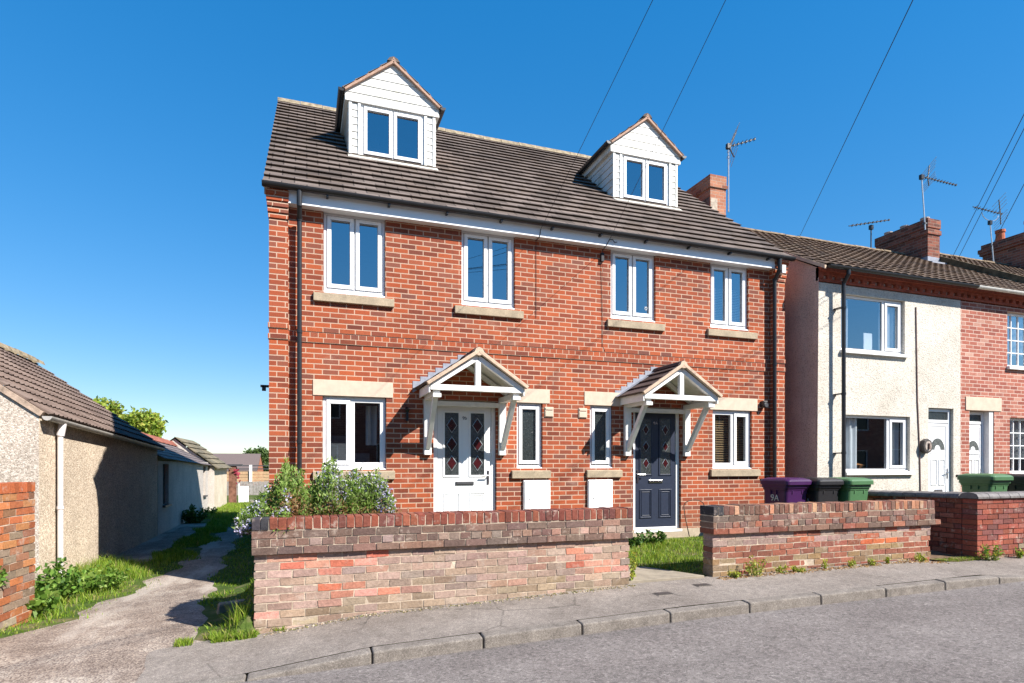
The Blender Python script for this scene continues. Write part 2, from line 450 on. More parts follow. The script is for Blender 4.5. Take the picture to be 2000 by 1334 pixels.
# downpipes with swan necks
for X, bot in ((.395, .3), (8.735, .35)):
    dp = MB(); 
    dp.tube((X, -.235, 5.40), (X, -.235, 5.18), .036, 12); dp.tube((X, -.235, 5.20), (X, -.112, 5.03), .034, 12)
    dp.tube((X, -.112, 5.05), (X, -.112, bot), .034, 12)
    for z in (5.02, 3.45, 1.9): dp.tube((X, -.112, z), (X, -.112, z+.05), .041, 12)
    obj('downpipe', dp, M['black'], house, smooth=False)
# main roof
sl_ = 1/math.hypot(1, .8); S = (0, sl_, .8*sl_); N = (0, -.8*sl_, sl_)
RB = [(-.07, HW+.075)]
rt = MB(); nC = 21; gg = math.hypot(4.94, 4.94*.8)/nC
tile_roof(rt, (-.075, -.235, 5.435), (1, 0, 0), S, N, HW+.15, nC, gg, .040, seg=54, under=.045, jit=.006)
obj('roof', rt, M['tile'], house)
rr = MB().face([(-.07, 4.82, 9.44), (HW+.07, 4.82, 9.44), (HW+.07, HD+.2, 5.4), (-.07, HD+.2, 5.4)][::-1])
rr.box(-.07, 0.0, 0, .05, 5.4, 5.5)
# verge undercloak strips
for x in (-.07, HW+.03):
    rr.hexa([(x, -.22, 5.38), (x+.04, -.22, 5.38), (x+.04, 4.83, 9.40), (x, 4.83, 9.40), (x, -.22, 5.44), (x+.04, -.22, 5.44), (x+.04, 4.83, 9.46), (x, 4.83, 9.46)])
obj('rear_roof', rr, M['tan'], house)
rg = MB()
for i in range(20):
    x0 = -.08+i*(HW+.16)/20; x1 = x0+(HW+.16)/20-.008; j = random.uniform(-.006, .006)
    rg.prism([(4.64, 9.37+j), (4.68, 9.455+j), (4.76, 9.51+j), (4.85, 9.53+j), (4.94, 9.51+j), (5.0, 9.455+j), (5.05, 9.33+j)], 'x', x0, x1)
obj('ridge_tiles', rg, M['ridge'], house)

# ---------------------------------------------------------------- windows
def ring(mb, x0, x1, z0, z1, t, y0, y1, tb=None):
    tb = tb or t
    mb.box(x0, x0+t, y0, y1, z0, z1); mb.box(x1-t, x1, y0, y1, z0, z1)
    mb.box(x0+t, x1-t, y0, y1, z0, z0+tb); mb.box(x0+t, x1-t, y0, y1, z1-t, z1)
def window(parent, x0, x1, z0, z1, y, lights, cill=.05, glass='glass', room=True, name='window', inside=None, thick=.045):
    """frame set in plane y; lights: (xa, xb, za, zb, opening)"""
    f = MB(); t = thick
    ring(f, x0, x1, z0, z1, t, y, y+.06, tb=.105 if thick > .08 else None)
    ls = sorted(lights)
    for (a, b) in zip(ls[:-1], ls[1:]):
        if a[1] < b[0]+1e-6 and abs(a[2]-b[2]) < .01: f.box(a[1], b[0], y+.001, y+.06, z0+t, z1-t)
        elif abs(a[2]-b[2]) < .06: f.box(a[1]-.01, b[0]+.01, y+.001, y+.06, z0+.105, z1-t)
        elif a[0] == b[0]: f.box(x0+t, x1-t, y+.001, y+.06, a[3], b[2])
    fr = obj(name, f, M['upvc'], parent, bevel=.004)
    if cill: obj('window_cill', MB().prism([(y-.045, z0-.012), (y-.045, z0+.008), (y-.0, z0+cill*.55), (y-.0, z0-.012)], 'x', x0-.0, x1+.0), M['upvc'], fr)
    for (a, b, c, d, op) in ls:
        if op:
            s = MB(); ring(s, a+.003, b-.003, c+.003, d-.003, .058, y-.016, y+.05)
            sa = obj('sash', s, M['upvc'], fr, bevel=.005)
            k = MB(); ring(k, a-.004, b+.004, c-.004, d+.004, .006, y-.0025, y+.02)
            k.box(a+.05, b-.05, y-.018, y+.0, d-.061, d-.056)
            obj('gasket', k, M['upvcgap'], fr)
            a, b, c, d = a+.06, b-.06, c+.06, d-.06
        pn = MB().face([(a-.01, y+.022, c-.01), (b+.01, y+.022, c-.01), (b+.01, y+.022, d+.01), (a-.01, y+.022, d+.01)])
        obj('pane', pn, M[glass], fr)
        k = MB(); ring(k, a-.002, b+.002, c-.002, d+.002, .005, y+.010, y+.02); obj('gasket', k, M['upvcgap'], fr)
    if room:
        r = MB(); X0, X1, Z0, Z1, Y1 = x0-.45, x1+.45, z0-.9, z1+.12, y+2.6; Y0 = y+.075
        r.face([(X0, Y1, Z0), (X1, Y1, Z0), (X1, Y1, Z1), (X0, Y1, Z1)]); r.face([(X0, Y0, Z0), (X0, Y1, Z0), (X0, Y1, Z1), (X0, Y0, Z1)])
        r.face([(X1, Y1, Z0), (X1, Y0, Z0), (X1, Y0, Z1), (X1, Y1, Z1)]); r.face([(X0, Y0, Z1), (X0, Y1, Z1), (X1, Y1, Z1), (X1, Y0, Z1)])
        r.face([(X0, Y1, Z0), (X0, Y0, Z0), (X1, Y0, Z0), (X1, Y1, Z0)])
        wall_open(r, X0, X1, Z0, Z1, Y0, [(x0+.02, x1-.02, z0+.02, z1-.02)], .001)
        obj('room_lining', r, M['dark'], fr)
    return fr
def curtain(parent, x0, x1, z0, z1, y, mat='curtain', amp=.03, n=5):
    c = MB(); k = 40
    for i in range(k+1):
        u = i/k; xx = x0+(x1-x0)*u; yy = y+amp*math.sin(u*n*2*math.pi)+amp*.4*math.sin(u*n*4.7+1)
        c.v += [(xx, yy, z0), (xx+.01*math.sin(u*9), yy*1.0, z1)]
    for i in range(k): c.f.append((2*i, 2*i+2, 2*i+3, 2*i+1)); c.c.append(None)
    return obj('curtain', c, M[mat], parent, smooth=True)
def blinds(parent, x0, x1, z0, z1, y, mat='blind', pitch=.05, wd=.045):
    b = MB(); z = z0
    while z < z1:
        b.hexa([(x0, y-.008, z-.016), (x1, y-.008, z-.016), (x1, y+.026, z+.012), (x0, y+.026, z+.012), (x0, y-.008, z-.013), (x1, y-.008, z-.013), (x1, y+.026, z+.015), (x0, y+.026, z+.015)]); z += pitch
    for x in (x0+.12, x1-.12): b.box(x-.004, x+.004, y-.010, y-.007, z0, z1)
    return obj('blind', b, M[mat], parent)

YF = .05
for i, (a, b) in enumerate(UP):
    m = (a+b)/2; z0, z1 = 4.095, 5.262; t = .048
    fr = window(house, a+.004, b-.004, z0, z1, YF, [(a+t, m-.008, z0+.075, z1-t, 1), (m+.008, b-t, z0+.075, z1-t, 1)], cill=.06)
    obj('sash_rail', MB().box(a+.05, b-.05, YF+.002, YF+.05, z0+.045, z0+.08), M['upvc'], fr)
    if i == 3: blinds(fr, a+.05, b-.05, z0+.07, z1-.4, YF+.12, 'bathtile', .03)
    if i == 2:
        h = MB(); P = [(5.37+.72+.022*16*math.sin(q)**3/16*1.0, YF+.016, 4.33+.028*(13*math.cos(q)-5*math.cos(2*q)-2*math.cos(3*q)-math.cos(4*q))/13) for q in np.linspace(0, 2*math.pi, 25)]
        h.pipe([(p[0], p[1], p[2]) for p in P], .004, 5); obj('heart_ornament', h, M['white'], fr)
# ground floor windows
def gw_a(a, b, z0, z1, flip):
    t = .05; m = a+(b-a)*(.455 if not flip else .545)
    L = [(a+t, m-.02, z0+.07, z1-t, True), (m+.03, b-.085, z0+.105, z1-.08, False)] if not flip else [(a+.085, m-.03, z0+.105, z1-.08, False), (m+.02, b-t, z0+.07, z1-t, True)]
    fr = window(house, a+.004, b-.004, z0, z1, YF, L, cill=.05, glass='glass3', thick=.082)
    return fr
f1 = gw_a(*GW[0], False); curtain(f1, GW[0][1]-.27, GW[0][1]-.10, 1.9, 2.5, YF+.25, n=2)
obj('wall_cupboard', MB().box(.80, 1.08, YF+.5, YF+.9, 1.62, 2.05).box(1.18, 1.42, YF+.45, YF+.7, 1.56, 1.78), plain('grey_kitchen_unit', (.16, .17, .19), .5), f1)
f4 = gw_a(*GW[3], True)
blinds(f4, GW[3][0]+.06, GW[3][1]-.06, 1.60, 2.54, YF+.10, 'blind', .043)
for g_ in (GW[1], GW[2]):
    a, b, z0, z1 = g_; window(house, a+.004, b-.004, z0, z1, YF, [(a+.045, b-.045, z0+.065, z1-.04, 1)], cill=.05, glass='frost', room=False)
for a, b in ((.575, 1.71), (3.575, 4.245), (4.868, 5.563), (7.372, 8.43)):
    s = MB().box(a, b, -.012 if b < 9 else 0, .05, 2.60, 2.826); obj('lintel', s, M['stone'], house, bevel=.004)
for a, b, zt in ((.582, 1.724, 4.083), (2.65, 3.776, 4.075), (5.285, 6.405, 4.07), (7.31, 8.398, 4.065), (.575, 1.735, 1.522), (3.58, 4.25, 1.52), (4.90, 5.565, 1.525), (7.375, 8.47, 1.527)):
    s = MB().prism([(-.052, zt-.135), (-.052, zt-.018), (.06, zt+.004), (.06, zt-.135)], 'x', a, b); obj('stone_sill', s, M['sill'], house, bevel=.005)

# ---------------------------------------------------------------- front doors
def panel(mb, a, b, c, d, y, w=.028, h=.012):
    """raised moulding round a door panel"""
    for (x0, x1, z0, z1) in ((a, a+w, c, d), (b-w, b, c, d), (a+w, b-w, c, c+w), (a+w, b-w, d-w, d)):
        mb.box(x0, x1, y-h, y+.004, z0, z1)
def text(name, body, size, loc, mat, parent, rot=(R(90), 0, 0), ext=.003):
    cu = bpy.data.curves.new(name, 'FONT'); cu.body = body; cu.size = size; cu.extrude = ext; cu.align_x = 'CENTER'; cu.align_y = 'CENTER'
    o = bpy.data.objects.new('tmp', cu); COL.objects.link(o); bpy.context.view_layer.update()
    me = bpy.data.meshes.new_from_object(o); bpy.data.objects.remove(o); bpy.data.curves.remove(cu)
    me.transform(Matrix.Translation(loc) @ Matrix.Rotation(rot[2], 4, 'Z') @ Matrix.Rotation(rot[0], 4, 'X'))
    me.materials.clear(); me.materials.append(mat)
    q = bpy.data.objects.new(name, me); COL.objects.link(q); q.parent = parent
    q.location = -Vector(parent.location) if not parent.parent else (0, 0, 0); return q
for k, (a, b, z0, z1) in enumerate(DR):
    f = MB(); y = .055; ring(f, a+.003, b-.003, z0+.005, z1-.003, .068, y, y+.06, tb=.045)
    fr = obj('door_frame', f, M['upvc'], house, bevel=.005)
    A, B, C, D = a+.073, b-.073, z0+.052, z1-.075; wd = B-A
    mt = M['upvc'] if k == 0 else M['navy']
    d = MB().box(A, B, y+.012, y+.055, C, D)
    ga = [(A+wd*.135, A+wd*.385), (A+wd*.615, A+wd*.865)] if 1 else 0
    zt, zm, zb = D-.115, C+.93, C+.16
    for (u, v) in ga:
        panel(d, u-.03, v+.03, zm-.03, zt+.03, y+.012)
        panel(d, u-.025, v+.025, zb, zm-.27, y+.012, .022)
        panel(d, u+.012, v-.012, zb+.04, zm-.31, y+.012, .012, .008)
    dr = obj('front_door', d, mt, house, bevel=.004); tag(dr, 'white door with leaded red diamond panes' if k == 0 else 'navy blue door with leaded panes', None)
    kk = MB(); ring(kk, A-.005, B+.005, C-.005, D+.005, .006, y+.008, y+.02); obj('gasket', kk, M['upvcgap'], dr)
    for (u, v) in ga:
        obj('door_pane', MB().box(u, v, y+.004, y+.013, zm, zt), M['doorglass'], dr)
        m = (u+v)/2; hh = (zt-zm)
        for q in range(3):
            ln = MB(); zc = zm+hh*(.19+.305*q); e = (v-u)*.30 if k == 0 else (v-u)*.24
            obj('red_diamond', MB().prism([(m-e, zc), (m, zc-e*1.45), (m+e, zc), (m, zc+e*1.45)], 'y', y-.001, y+.004), M['redglass'], dr)
            for (p, r_) in (((m-e*1.25, zc), (m, zc-e*1.8)), ((m, zc-e*1.8), (m+e*1.25, zc)), ((m+e*1.25, zc), (m, zc+e*1.8)), ((m, zc+e*1.8), (m-e*1.25, zc))):
                ln.tube((p[0], y+.002, p[1]), (r_[0], y+.002, r_[1]), .0035, 5)
            obj('lead_strip', ln, M['galv'], dr)
    lm = MB(); zc = C+.80; lm.box(A+wd*.33, A+wd*.67, y-.002, y+.012, zc-.028, zc+.028); lm.box(A+wd*.35, A+wd*.65, y-.008, y-.002, zc-.016, zc+.02)
    obj('letter_box', lm, M['iron'] if k == 0 else M['chrome'], dr, bevel=.003)
    hx = B-.05 if k == 0 else A+.05; sgn = -1 if k == 0 else 1
    h = MB().box(hx-.016, hx+.016, y-.0, y+.013, C+.78, C+1.0); h.tube((hx, y-.05, C+.92), (hx+sgn*.12, y-.05, C+.92), .010, 8); h.tube((hx, y, C+.92), (hx, y-.05, C+.92), .009, 8)
    obj('door_handle', h, M['chrome'], dr)
    text('house_number', '9b' if k == 0 else '9A', .075, ((A+B)/2, y+.010, zt-.08), M['iron'] if k == 0 else M['chrome'], dr)
    if k == 0: obj('door_step', MB().box(a-.05, b+.05, -.22, .05, .30, .455), M['stone'], house, bevel=.01)
    obj('door_threshold', MB().box(a, b, -.035, .07, z0-.03, z0+.012), M['upvc'], fr)

# ---------------------------------------------------------------- door canopies
def canopy(x0, x1, yF=-.73):
    """x0,x1: outer faces of the wall posts"""
    c = (x0+x1)/2; hw = (x1-x0)/2; ze = 2.66; zr = 3.20
    t = MB()
    for s in (-1, 1):
        xp = c+s*(hw-.055)
        t.box(xp-.055, xp+.055, -.075, 0, 1.752, 2.60)                                  # wall post
        t.box(xp-.05, xp+.05, yF+.03, 0, 2.575, 2.655)                                    # top arm
        t.box(xp-.06, xp+.06, yF+.0, yF+.10, 2.555, 2.612)
        t.beam((xp, -.06, 1.86), (xp, yF+.11, 2.60), .07, .075)                             # brace
    t.box(c-hw+.005, c+hw-.005, -.06, -.002, 2.50, 2.575)
    t.box(c-hw-.045, c+hw+.045, yF-.02, yF+.055, 2.655, 2.735)                          # truss tie
    t.box(c-.04, c+.04, yF-.018, yF+.05, 2.735, 3.12)                                      # king post
    ax, bz = hw+.03, 2.70
    for s in (-1, 1):
        t.beam((c+s*(hw+.02), yF+.018, 2.71), (c, yF+.018, 3.145), .07, .075, (0, 1, 0))         # rafter
        t.beam((c+s*(hw+.02), -.05, 2.71), (c, -.05, 3.145), .07, .07, (0, 1, 0))
        x_ = c+s*(hw+.055)
        t.box(x_-.012, x_+.012, yF-.01, -.0, 2.615, 2.745)                                   # side fascia
    cp = obj('door_canopy', t, M['wood'], house, bevel=.005)
    # boarded underside
    u = MB()
    for s in (-1, 1): u.face([(c+s*(hw+.05), yF+.05, 2.755), (c+s*(hw+.05), 0, 2.755), (c, 0, 3.205), (c, yF+.05, 3.205)])
    obj('canopy_lining', u, M['wood'], cp)
    r = MB(); ex = hw+.115; dz = 3.235-2.725; L_ = math.hypot(ex, dz)
    for s in (-1, 1):
        S_ = Vector((-s*ex, 0, dz)).normalized(); N_ = Vector((s*dz, 0, ex)).normalized()
        tile_roof(r, (c+s*ex, yF-.06, 2.735), (0, 1, 0), S_, N_, -yF+.055, 4, L_/4, .03, seg=4, under=.01)
    r.prism([(c-.10, 3.215), (c-.06, 3.27), (c, 3.295), (c+.06, 3.27), (c+.10, 3.215)], 'y', yF-.055, -.002)
    obj('canopy_roof', r, M['tiledark'], cp)
    v = MB()
    for s in (-1, 1):
        v.beam((c+s*(hw+.095), yF-.045, 2.735), (c, yF-.045, 3.232), .05, .072, (0, 1, 0))
    v.prism([(c-.085, 3.185), (c-.05, 3.265), (c, 3.285), (c+.05, 3.265), (c+.085, 3.185), (c, 3.16)], 'y', yF-.078, yF-.02)
    obj('canopy_verge', v, M['tan'], cp, bevel=.006)
    fl = MB()
    for s in (-1, 1):
        for k in range(7):
            f0 = k/7; f1 = (k+1)/7; xa = c+s*(ex+.05)*(1-f0); xb = c+s*(ex+.05)*(1-f1); za = 2.72+dz*f0; zb = 2.72+dz*f1
            fl.hexa([(xa, -.007, za-.03), (xb, -.007, zb-.03), (xb, -.001, zb-.03), (xa, -.001, za-.03), (xa, -.007, zb+.075), (xb, -.007, zb+.075), (xb, -.001, zb+.075), (xa, -.001, zb+.075)])
            fl.hexa([(xa, -.10, za+.028), (xb, -.10, zb+.028), (xb, -.004, zb+.028), (xa, -.004, za+.028), (xa, -.10, za+.034), (xb, -.10, zb+.034), (xb, -.004, zb+.04), (xa, -.004, za+.04)])
    obj('lead_flashing', fl, M['lead'], cp)
canopy(2.17, 3.47); canopy(5.61, 6.91)

# ---------------------------------------------------------------- small fittings on the front wall
for a, b in ((3.775, 4.24), (4.92, 5.378)):
    m_ = MB().box(a, b, -.045, .0, .845, 1.352); m_.box(a+.012, b-.012, -.056, -.044, .857, 1.34)
    mo = obj('meter_box', m_, M['white'], house, bevel=.008)
    obj('lock', MB().tube((a+.09, -.058, 1.04), (a+.09, -.052, 1.04), .010, 10), M['iron'], mo)
for a in (4.152, 4.76):
    v = MB().box(a, a+.155, -.018, 0, 2.382, 2.545); v.box(a+.012, a+.143, -.026, -.018, 2.39, 2.48); v.box(a+.012, a+.143, -.030, -.018, 2.497, 2.532)
    obj('wall_vent', v, M['stone'], house, bevel=.006)
obj('wall_lamp', MB().box(8.50, 8.60, -.09, 0, 2.69, 2.79).tube((8.55, -.11, 2.71), (8.55, -.05, 2.70), .05, 10), M['black'], house, bevel=.01)
obj('wall_lamp', MB().box(1.90, 1.935, -.05, 0, 2.26, 2.42).tube((1.917, -.06, 2.41), (1.917, -.0, 2.44), .03, 8), M['black'], house)
obj('wall_lamp', MB().box(-.12, 0, .02, .08, 2.69, 2.72).box(-.10, -.05, .02, .08, 2.64, 2.70), M['black'], house)
obj('cable_box', MB().box(8.80, 8.885, -.235, -.1, 5.15, 5.30), M['white'], house, bevel=.006)
cb = MB(); cb.pipe([(4.0, -.01, 5.26), (4.005, -.012, 4.6), (4.0, -.011, 3.98)], .0035, 6); obj('facade_cable', cb, M['wire'], house)
cb = MB(); cb.pipe([(5.19, -.03, 5.22), (5.19, -.012, 4.6), (5.20, -.012, 4.05), (5.205, -.012, 3.60), (5.24, -.02, 3.52)], .004, 6); cb.box(5.165, 5.215, -.05, 0, 5.02, 5.16)
cb.pipe([(5.20, -.165, 5.25), (5.24, -.19, 5.34), (5.30, -.19, 5.34), (5.33, -.19, 5.30), (5.38, -.19, 5.31)], .007, 6); cb.tube((5.20, -.165, 5.25), (5.19, -.03, 5.20), .007, 6)
obj('facade_cable', cb, M['wire'], house)
cb = MB().pipe([(4.0, -.01, 5.23), (4.0, -.163, 5.23), (4.02, -.166, 5.36)], .006, 6); obj('facade_cable', cb, M['wire'], house)

# ---------------------------------------------------------------- dormers
def dormer(x0, x1):
    c = (x0+x1)/2; hw = (x1-x0)/2; yf = 1.68; ze = 8.07; za = 8.66; zb = 6.90
    wx0, wx1, wz0, wz1 = c-.555, c+.555, 6.965, 7.905
    d = MB()
    # gable boards: overlapping, each proud at its lower edge
    n = 5; ztop = za
    for k in range(n):
        a = 7.885+k*(ztop-7.885)/n; b = 7.885+(k+1)*(ztop-7.885)/n
        def half(z): return (hw+.06) if z <= ze else (hw+.06)*(za+.05-z)/(za+.05-ze)
        ha, hb = half(a), max(.005, half(b))
        d.hexa([(c-ha, yf-.045, a+.006), (c+ha, yf-.045, a+.006), (c+ha, yf+.02, a+.006), (c-ha, yf+.02, a+.006), (c-hb, yf-.036, b), (c+hb, yf-.036, b), (c+hb, yf+.02, b), (c-hb, yf+.02, b)])
    # strips beside the window
    for s in (-1, 1):
        for k in range(8):
            a = zb-.02+k*(7.885-zb+.02)/8; b = a+(7.885-zb+.02)/8-.008
            xa, xb = sorted((c+s*(hw-.045), c+s*.60))
            d.hexa([(xa, yf-.022, a), (xb, yf-.022, a), (xb, yf+.02, a), (xa, yf+.02, a), (xa, yf-.012, b), (xb, yf-.012, b), (xb, yf+.02, b), (xa, yf+.02, b)])
        xa, xb = sorted((c+s*hw, c+s*(hw-.05))); d.box(xa, xb, yf-.03, yf+.03, zb-.03, 7.885)
        xa, xb = sorted((c+s*.555, c+s*.605)); d.box(xa, xb, yf-.032, yf+.03, zb-.03, 7.885)
        # cheek boards
        for k in range(7):
            a = zb+.02+k*.145; b = a+.139; ya = (a-5.53)/.8-.1; x_ = c+s*hw
            e = .018*s
            d.hexa([(x_+e, yf-.005, a), (x_+e, 3.3, a), (x_-.03*s, 3.3, a), (x_-.03*s, yf-.005, a), (x_+e*.3, yf-.005, b), (x_+e*.3, 3.3, b), (x_-.03*s, 3.3, b), (x_-.03*s, yf-.005, b)])
    d.box(wx0-.03, wx1+.03, yf-.06, yf+.03, zb-.04, zb+.05)
    dm = obj('dormer', d, M['clad'], house)
    dk = MB().box(c-hw+.02, c+hw-.02, yf+.021, yf+.03, zb-.05, 7.95)
    # window
    m = c; t = .048
    f = MB(); y = yf-.0
    wall_core = MB(); wall_open(wall_core, c-hw+.01, c+hw-.01, zb-.05, 8.05, yf+.024, [(wx0, wx1, wz0, wz1)], .05)
    for s in (-1, 1): wall_core.face([(c+s*(hw-.012), yf+.03, 6.8), (c+s*(hw-.012), 3.4, 6.8), (c+s*(hw-.012), 3.4, 8.06), (c+s*(hw-.012), yf+.03, 8.06)])
    obj('dormer_core', wall_core, M['upvcgap'], dm)
    window(dm, wx0, wx1, wz0, wz1, yf+.0, [(wx0+t, m-.008, wz0+.06, wz1-t, 1), (m+.008, wx1-t, wz0+.06, wz1-t, 1)], cill=0, room=False)
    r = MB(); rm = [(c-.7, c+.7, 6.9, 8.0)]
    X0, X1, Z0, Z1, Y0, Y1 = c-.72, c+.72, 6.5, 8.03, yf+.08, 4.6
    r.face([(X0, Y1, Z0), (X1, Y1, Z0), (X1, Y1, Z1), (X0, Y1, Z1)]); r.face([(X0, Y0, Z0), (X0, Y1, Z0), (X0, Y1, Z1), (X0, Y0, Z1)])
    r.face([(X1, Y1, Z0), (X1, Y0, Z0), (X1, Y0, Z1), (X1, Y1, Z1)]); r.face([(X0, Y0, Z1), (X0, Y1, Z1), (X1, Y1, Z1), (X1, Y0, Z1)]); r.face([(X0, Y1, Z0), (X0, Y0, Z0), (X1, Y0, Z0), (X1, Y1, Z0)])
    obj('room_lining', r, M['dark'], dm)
    # roof
    ex = hw+.10; dz = 8.70-8.03; L_ = math.hypot(ex, dz); r = MB()
    for s in (-1, 1):
        S_ = Vector((-s*ex, 0, dz)).normalized(); N_ = Vector((s*dz, 0, ex)).normalized()
        tile_roof(r, (c+s*ex, yf-.10, 8.05), (0, 1, 0), S_, N_, 2.35, 4, L_/4, .028, seg=8, under=.012)
    for k in range(5):
        r.prism([(c-.11, 8.70), (c-.07, 8.755), (c, 8.785), (c+.07, 8.755), (c+.11, 8.70)], 'y', yf-.09+k*.46, yf-.09+(k+1)*.46-.01)
    obj('dormer_roof', r, M['dormertile'], dm)
    v = MB()
    for s in (-1, 1): v.beam((c+s*(hw+.075), yf-.07, 8.055), (c, yf-.07, 8.70), .05, .06, (0, 1, 0))
    v.prism([(c-.07, 8.66), (c, 8.77), (c+.07, 8.66)], 'y', yf-.098, yf-.04)
    obj('dormer_verge', v, M['dverge'], dm)
    for s in (-1, 1):
        e = MB(); xa, xb = sorted((c+s*(hw+.055), c+s*(hw+.07))); e.box(xa, xb, yf-.03, 3.2, 7.90, 8.05)
        xa, xb = sorted((c+s*(hw-.01), c+s*(hw+.056))); e.box(xa, xb, yf-.03, 3.2, 7.90, 7.912)
        obj('dormer_fascia', e, M['clad'], dm)
        gt = MB(); gutter(gt, (c+s*(hw+.125), yf-.09, 8.06), (c+s*(hw+.125), 3.12, 8.06), .055, (s, 0, 0)); obj('dormer_gutter', gt, M['black'], dm)
    ap = MB(); nn = Vector(N)
    ap.hexa([(x0-.02, yf-.16, 6.862), (x1+.03, yf-.16, 6.862), (x1+.03, yf+.02, 7.0), (x0-.02, yf+.02, 7.0), (x0-.02, yf-.16, 6.875), (x1+.03, yf-.16, 6.875), (x1+.03, yf+.02, 7.013), (x0-.02, yf+.02, 7.013)])
    obj('dormer_apron', ap, plain('pale_mortar_apron', (.50, .48, .42), .8, .2, .3, 11), dm)
dormer(1.185, 2.70); dormer(6.32, 7.835)
# ---------------------------------------------------------------- ground, road, pavement, kerb, alley
def asphalt(name, a, b, grit=.5, patch=.35, pinkspeck=None, cracks=False, st4=.75):
    g = G(name, .9, .2)
    c = g.ramp(g.noise(1.1, 6, .65), [(.3, a), (.68, b)])
    st = g.noise(420, 2, .5); c = g.mix(1., c, g.ramp(st, [(.28, (1-grit,)*3), (.5, (1.,)*3), (.72, (1+grit*.8,)*3)]), 'MULTIPLY')
    v = g.vor(190, out="Color"); cc = g.xyz(v)[0]
    c = g.mix(1., c, g.ramp(cc, [(0, (.72,)*3), (.6, (1.0,)*3), (1, (1.45,)*3)]), 'MULTIPLY')
    c = g.mix(1., c, g.ramp(g.noise(9, 5, .7), [(.3, (1-patch,)*3), (.6, (1.06,)*3)]), 'MULTIPLY')
    v4 = g.xyz(g.vor(46, out="Color"))[0]; c = g.mix(1., c, g.ramp(v4, [(0, (1-.45*st4,)*3), (.3, (1-.08*st4,)*3), (.75, (1+.05*st4,)*3), (1, (1+.5*st4,)*3)]), 'MULTIPLY')
    # stretched along the carriageway: tyre polish and old patches
    x, y, z = g.xyz(); c = g.mix(1., c, g.ramp(g.noise(1., 4, .6, g.vec(g.M('MULTIPLY', x, .35), g.M('MULTIPLY', y, 1.6))), [(.35, (.92,)*3), (.6, (1.05,)*3)]), 'MULTIPLY')
    if pinkspeck: c = g.mix(g.sm(g.noise(55, 3), .66, .70), c, pinkspeck)
    if cracks:
        e = g.vor(.9, g.n.new("ShaderNodeTexCoord").outputs["Object"], feature='DISTANCE_TO_EDGE')
        k = g.M('MULTIPLY', g.sm(g.M('ADD', e, g.M('MULTIPLY', g.M('SUBTRACT', g.noise(14, 4), .5), .05)), .012, .003), g.sm(g.noise(.8, 2), .5, .6))
        c = g.mix(g.M('MULTIPLY', k, .55), c, (.05, .045, .04))
    g.base(c).bump(g.M('ADD', st, g.M('MULTIPLY', cc, .5)), .5, .006); return g.m
M['road'] = asphalt('road_asphalt', (.150, .130, .121), (.195, .173, .160), .55, .06)
M['pave'] = asphalt('pavement_asphalt', (.185, .157, .135), (.265, .230, .200), .30, .22, (.33, .29, .25), True, .32)
def _kerb():
    g = G('kerb_concrete', .9, .2); c = g.ramp(g.noise(7, 6, .7), [(.3, (.13, .112, .097)), (.65, (.225, .197, .170))])
    sp = g.xyz(g.vor(160, out="Color"))[0]
    c = g.mix(1., c, g.ramp(sp, [(0, (.7,)*3), (.7, (1.05,)*3), (1, (1.4,)*3)]), 'MULTIPLY'); g.base(c).bump(g.noise(200, 3), .4, .006); return g.m
M['kerb'] = _kerb()
def _gravel():
    g = G('alley_gravel', .95, .15); x, y, z = g.xyz()
    c = g.ramp(g.noise(1.7, 6, .7), [(.3, (.17, .135, .112)), (.5, (.265, .22, .185)), (.68, (.38, .335, .285))])
    w = g.white(g.vec(g.M('FLOOR', g.M('MULTIPLY', x, 30.)), g.M('FLOOR', g.M('MULTIPLY', y, 30.)), 0.))[0]
    v = g.xyz(g.vor(75, out="Color"))[0]; dd = g.vor(75)
    c = g.mix(1., c, g.ramp(v, [(0, (.55, .5, .5)), (.5, (1., .97, .95)), (1, (1.4, 1.36, 1.3))]), 'MULTIPLY')
    # worn pale wheel tracks
    tr = g.sm(g.noise(.9, 4, .6, g.vec(g.M('MULTIPLY', x, 1.6), g.M('MULTIPLY', y, .35))), .5, .62)
    c = g.mix(g.M('MULTIPLY', tr, .5), c, (.50, .44, .38))
    g.base(c).bump(dd, .6, .015); return g.m
M['gravel'] = _gravel()
def _soil():
    g = G('earth_and_grass', .95, .1); c = g.ramp(g.noise(3, 6, .7), [(.3, (.035, .06, .012)), (.5, (.065, .10, .02)), (.66, (.16, .13, .07))])
    g.base(c).bump(g.noise(40, 4), .6, .02); return g.m
M['soil'] = _soil()
M['earth'] = plain('dry_earth', (.17, .115, .075), .95, .1, .3, 9, bump=.6, bscale=60)
M['slab'] = plain('concrete_slab', (.27, .23, .175), .9, .2, .15, 6, bump=.25, bscale=120)

xs = frange(-9, 16, .25); xs = [-900, -400, -160, -70, -35, -20, -13]+xs+[20, 28, 40, 70, 160, 400, 900]
ys = [-300, -120, -50, -25, -15]+frange(-10, -4.5, .5)+frange(-4.13, 3, .17)+frange(3.4, 30, .7)+[36, 45, 60, 100, 200, 400, 900]
gr = MB().grid(xs, ys, lambda x, y: g_z(x, min(y, 40)))
struct('ground', gr, M['soil'])
rx = [-120, -50]+frange(-20, 30, .5)+[45, 90, 140]
struct('road', MB().grid(rx, [-12.4]+frange(-9, -4.115, .35), lambda x, y: road_z(x, y)), M['road'])
struct('opposite_pavement', MB().grid(rx, [-15.2, -12.4], lambda x, y: road_z(x, -12)+.08), M['pave'])
def pav_top(x):
    if x >= -.2: return -2.97
    return interp(x, [-6, -4, -3, -1.8, -1.2, -.6, -.2], [-4.02, -4.02, -4.0, -3.6, -3.28, -3.08, -2.97])
pm = MB(); pxs = frange(-6, 30, .25); n = 9
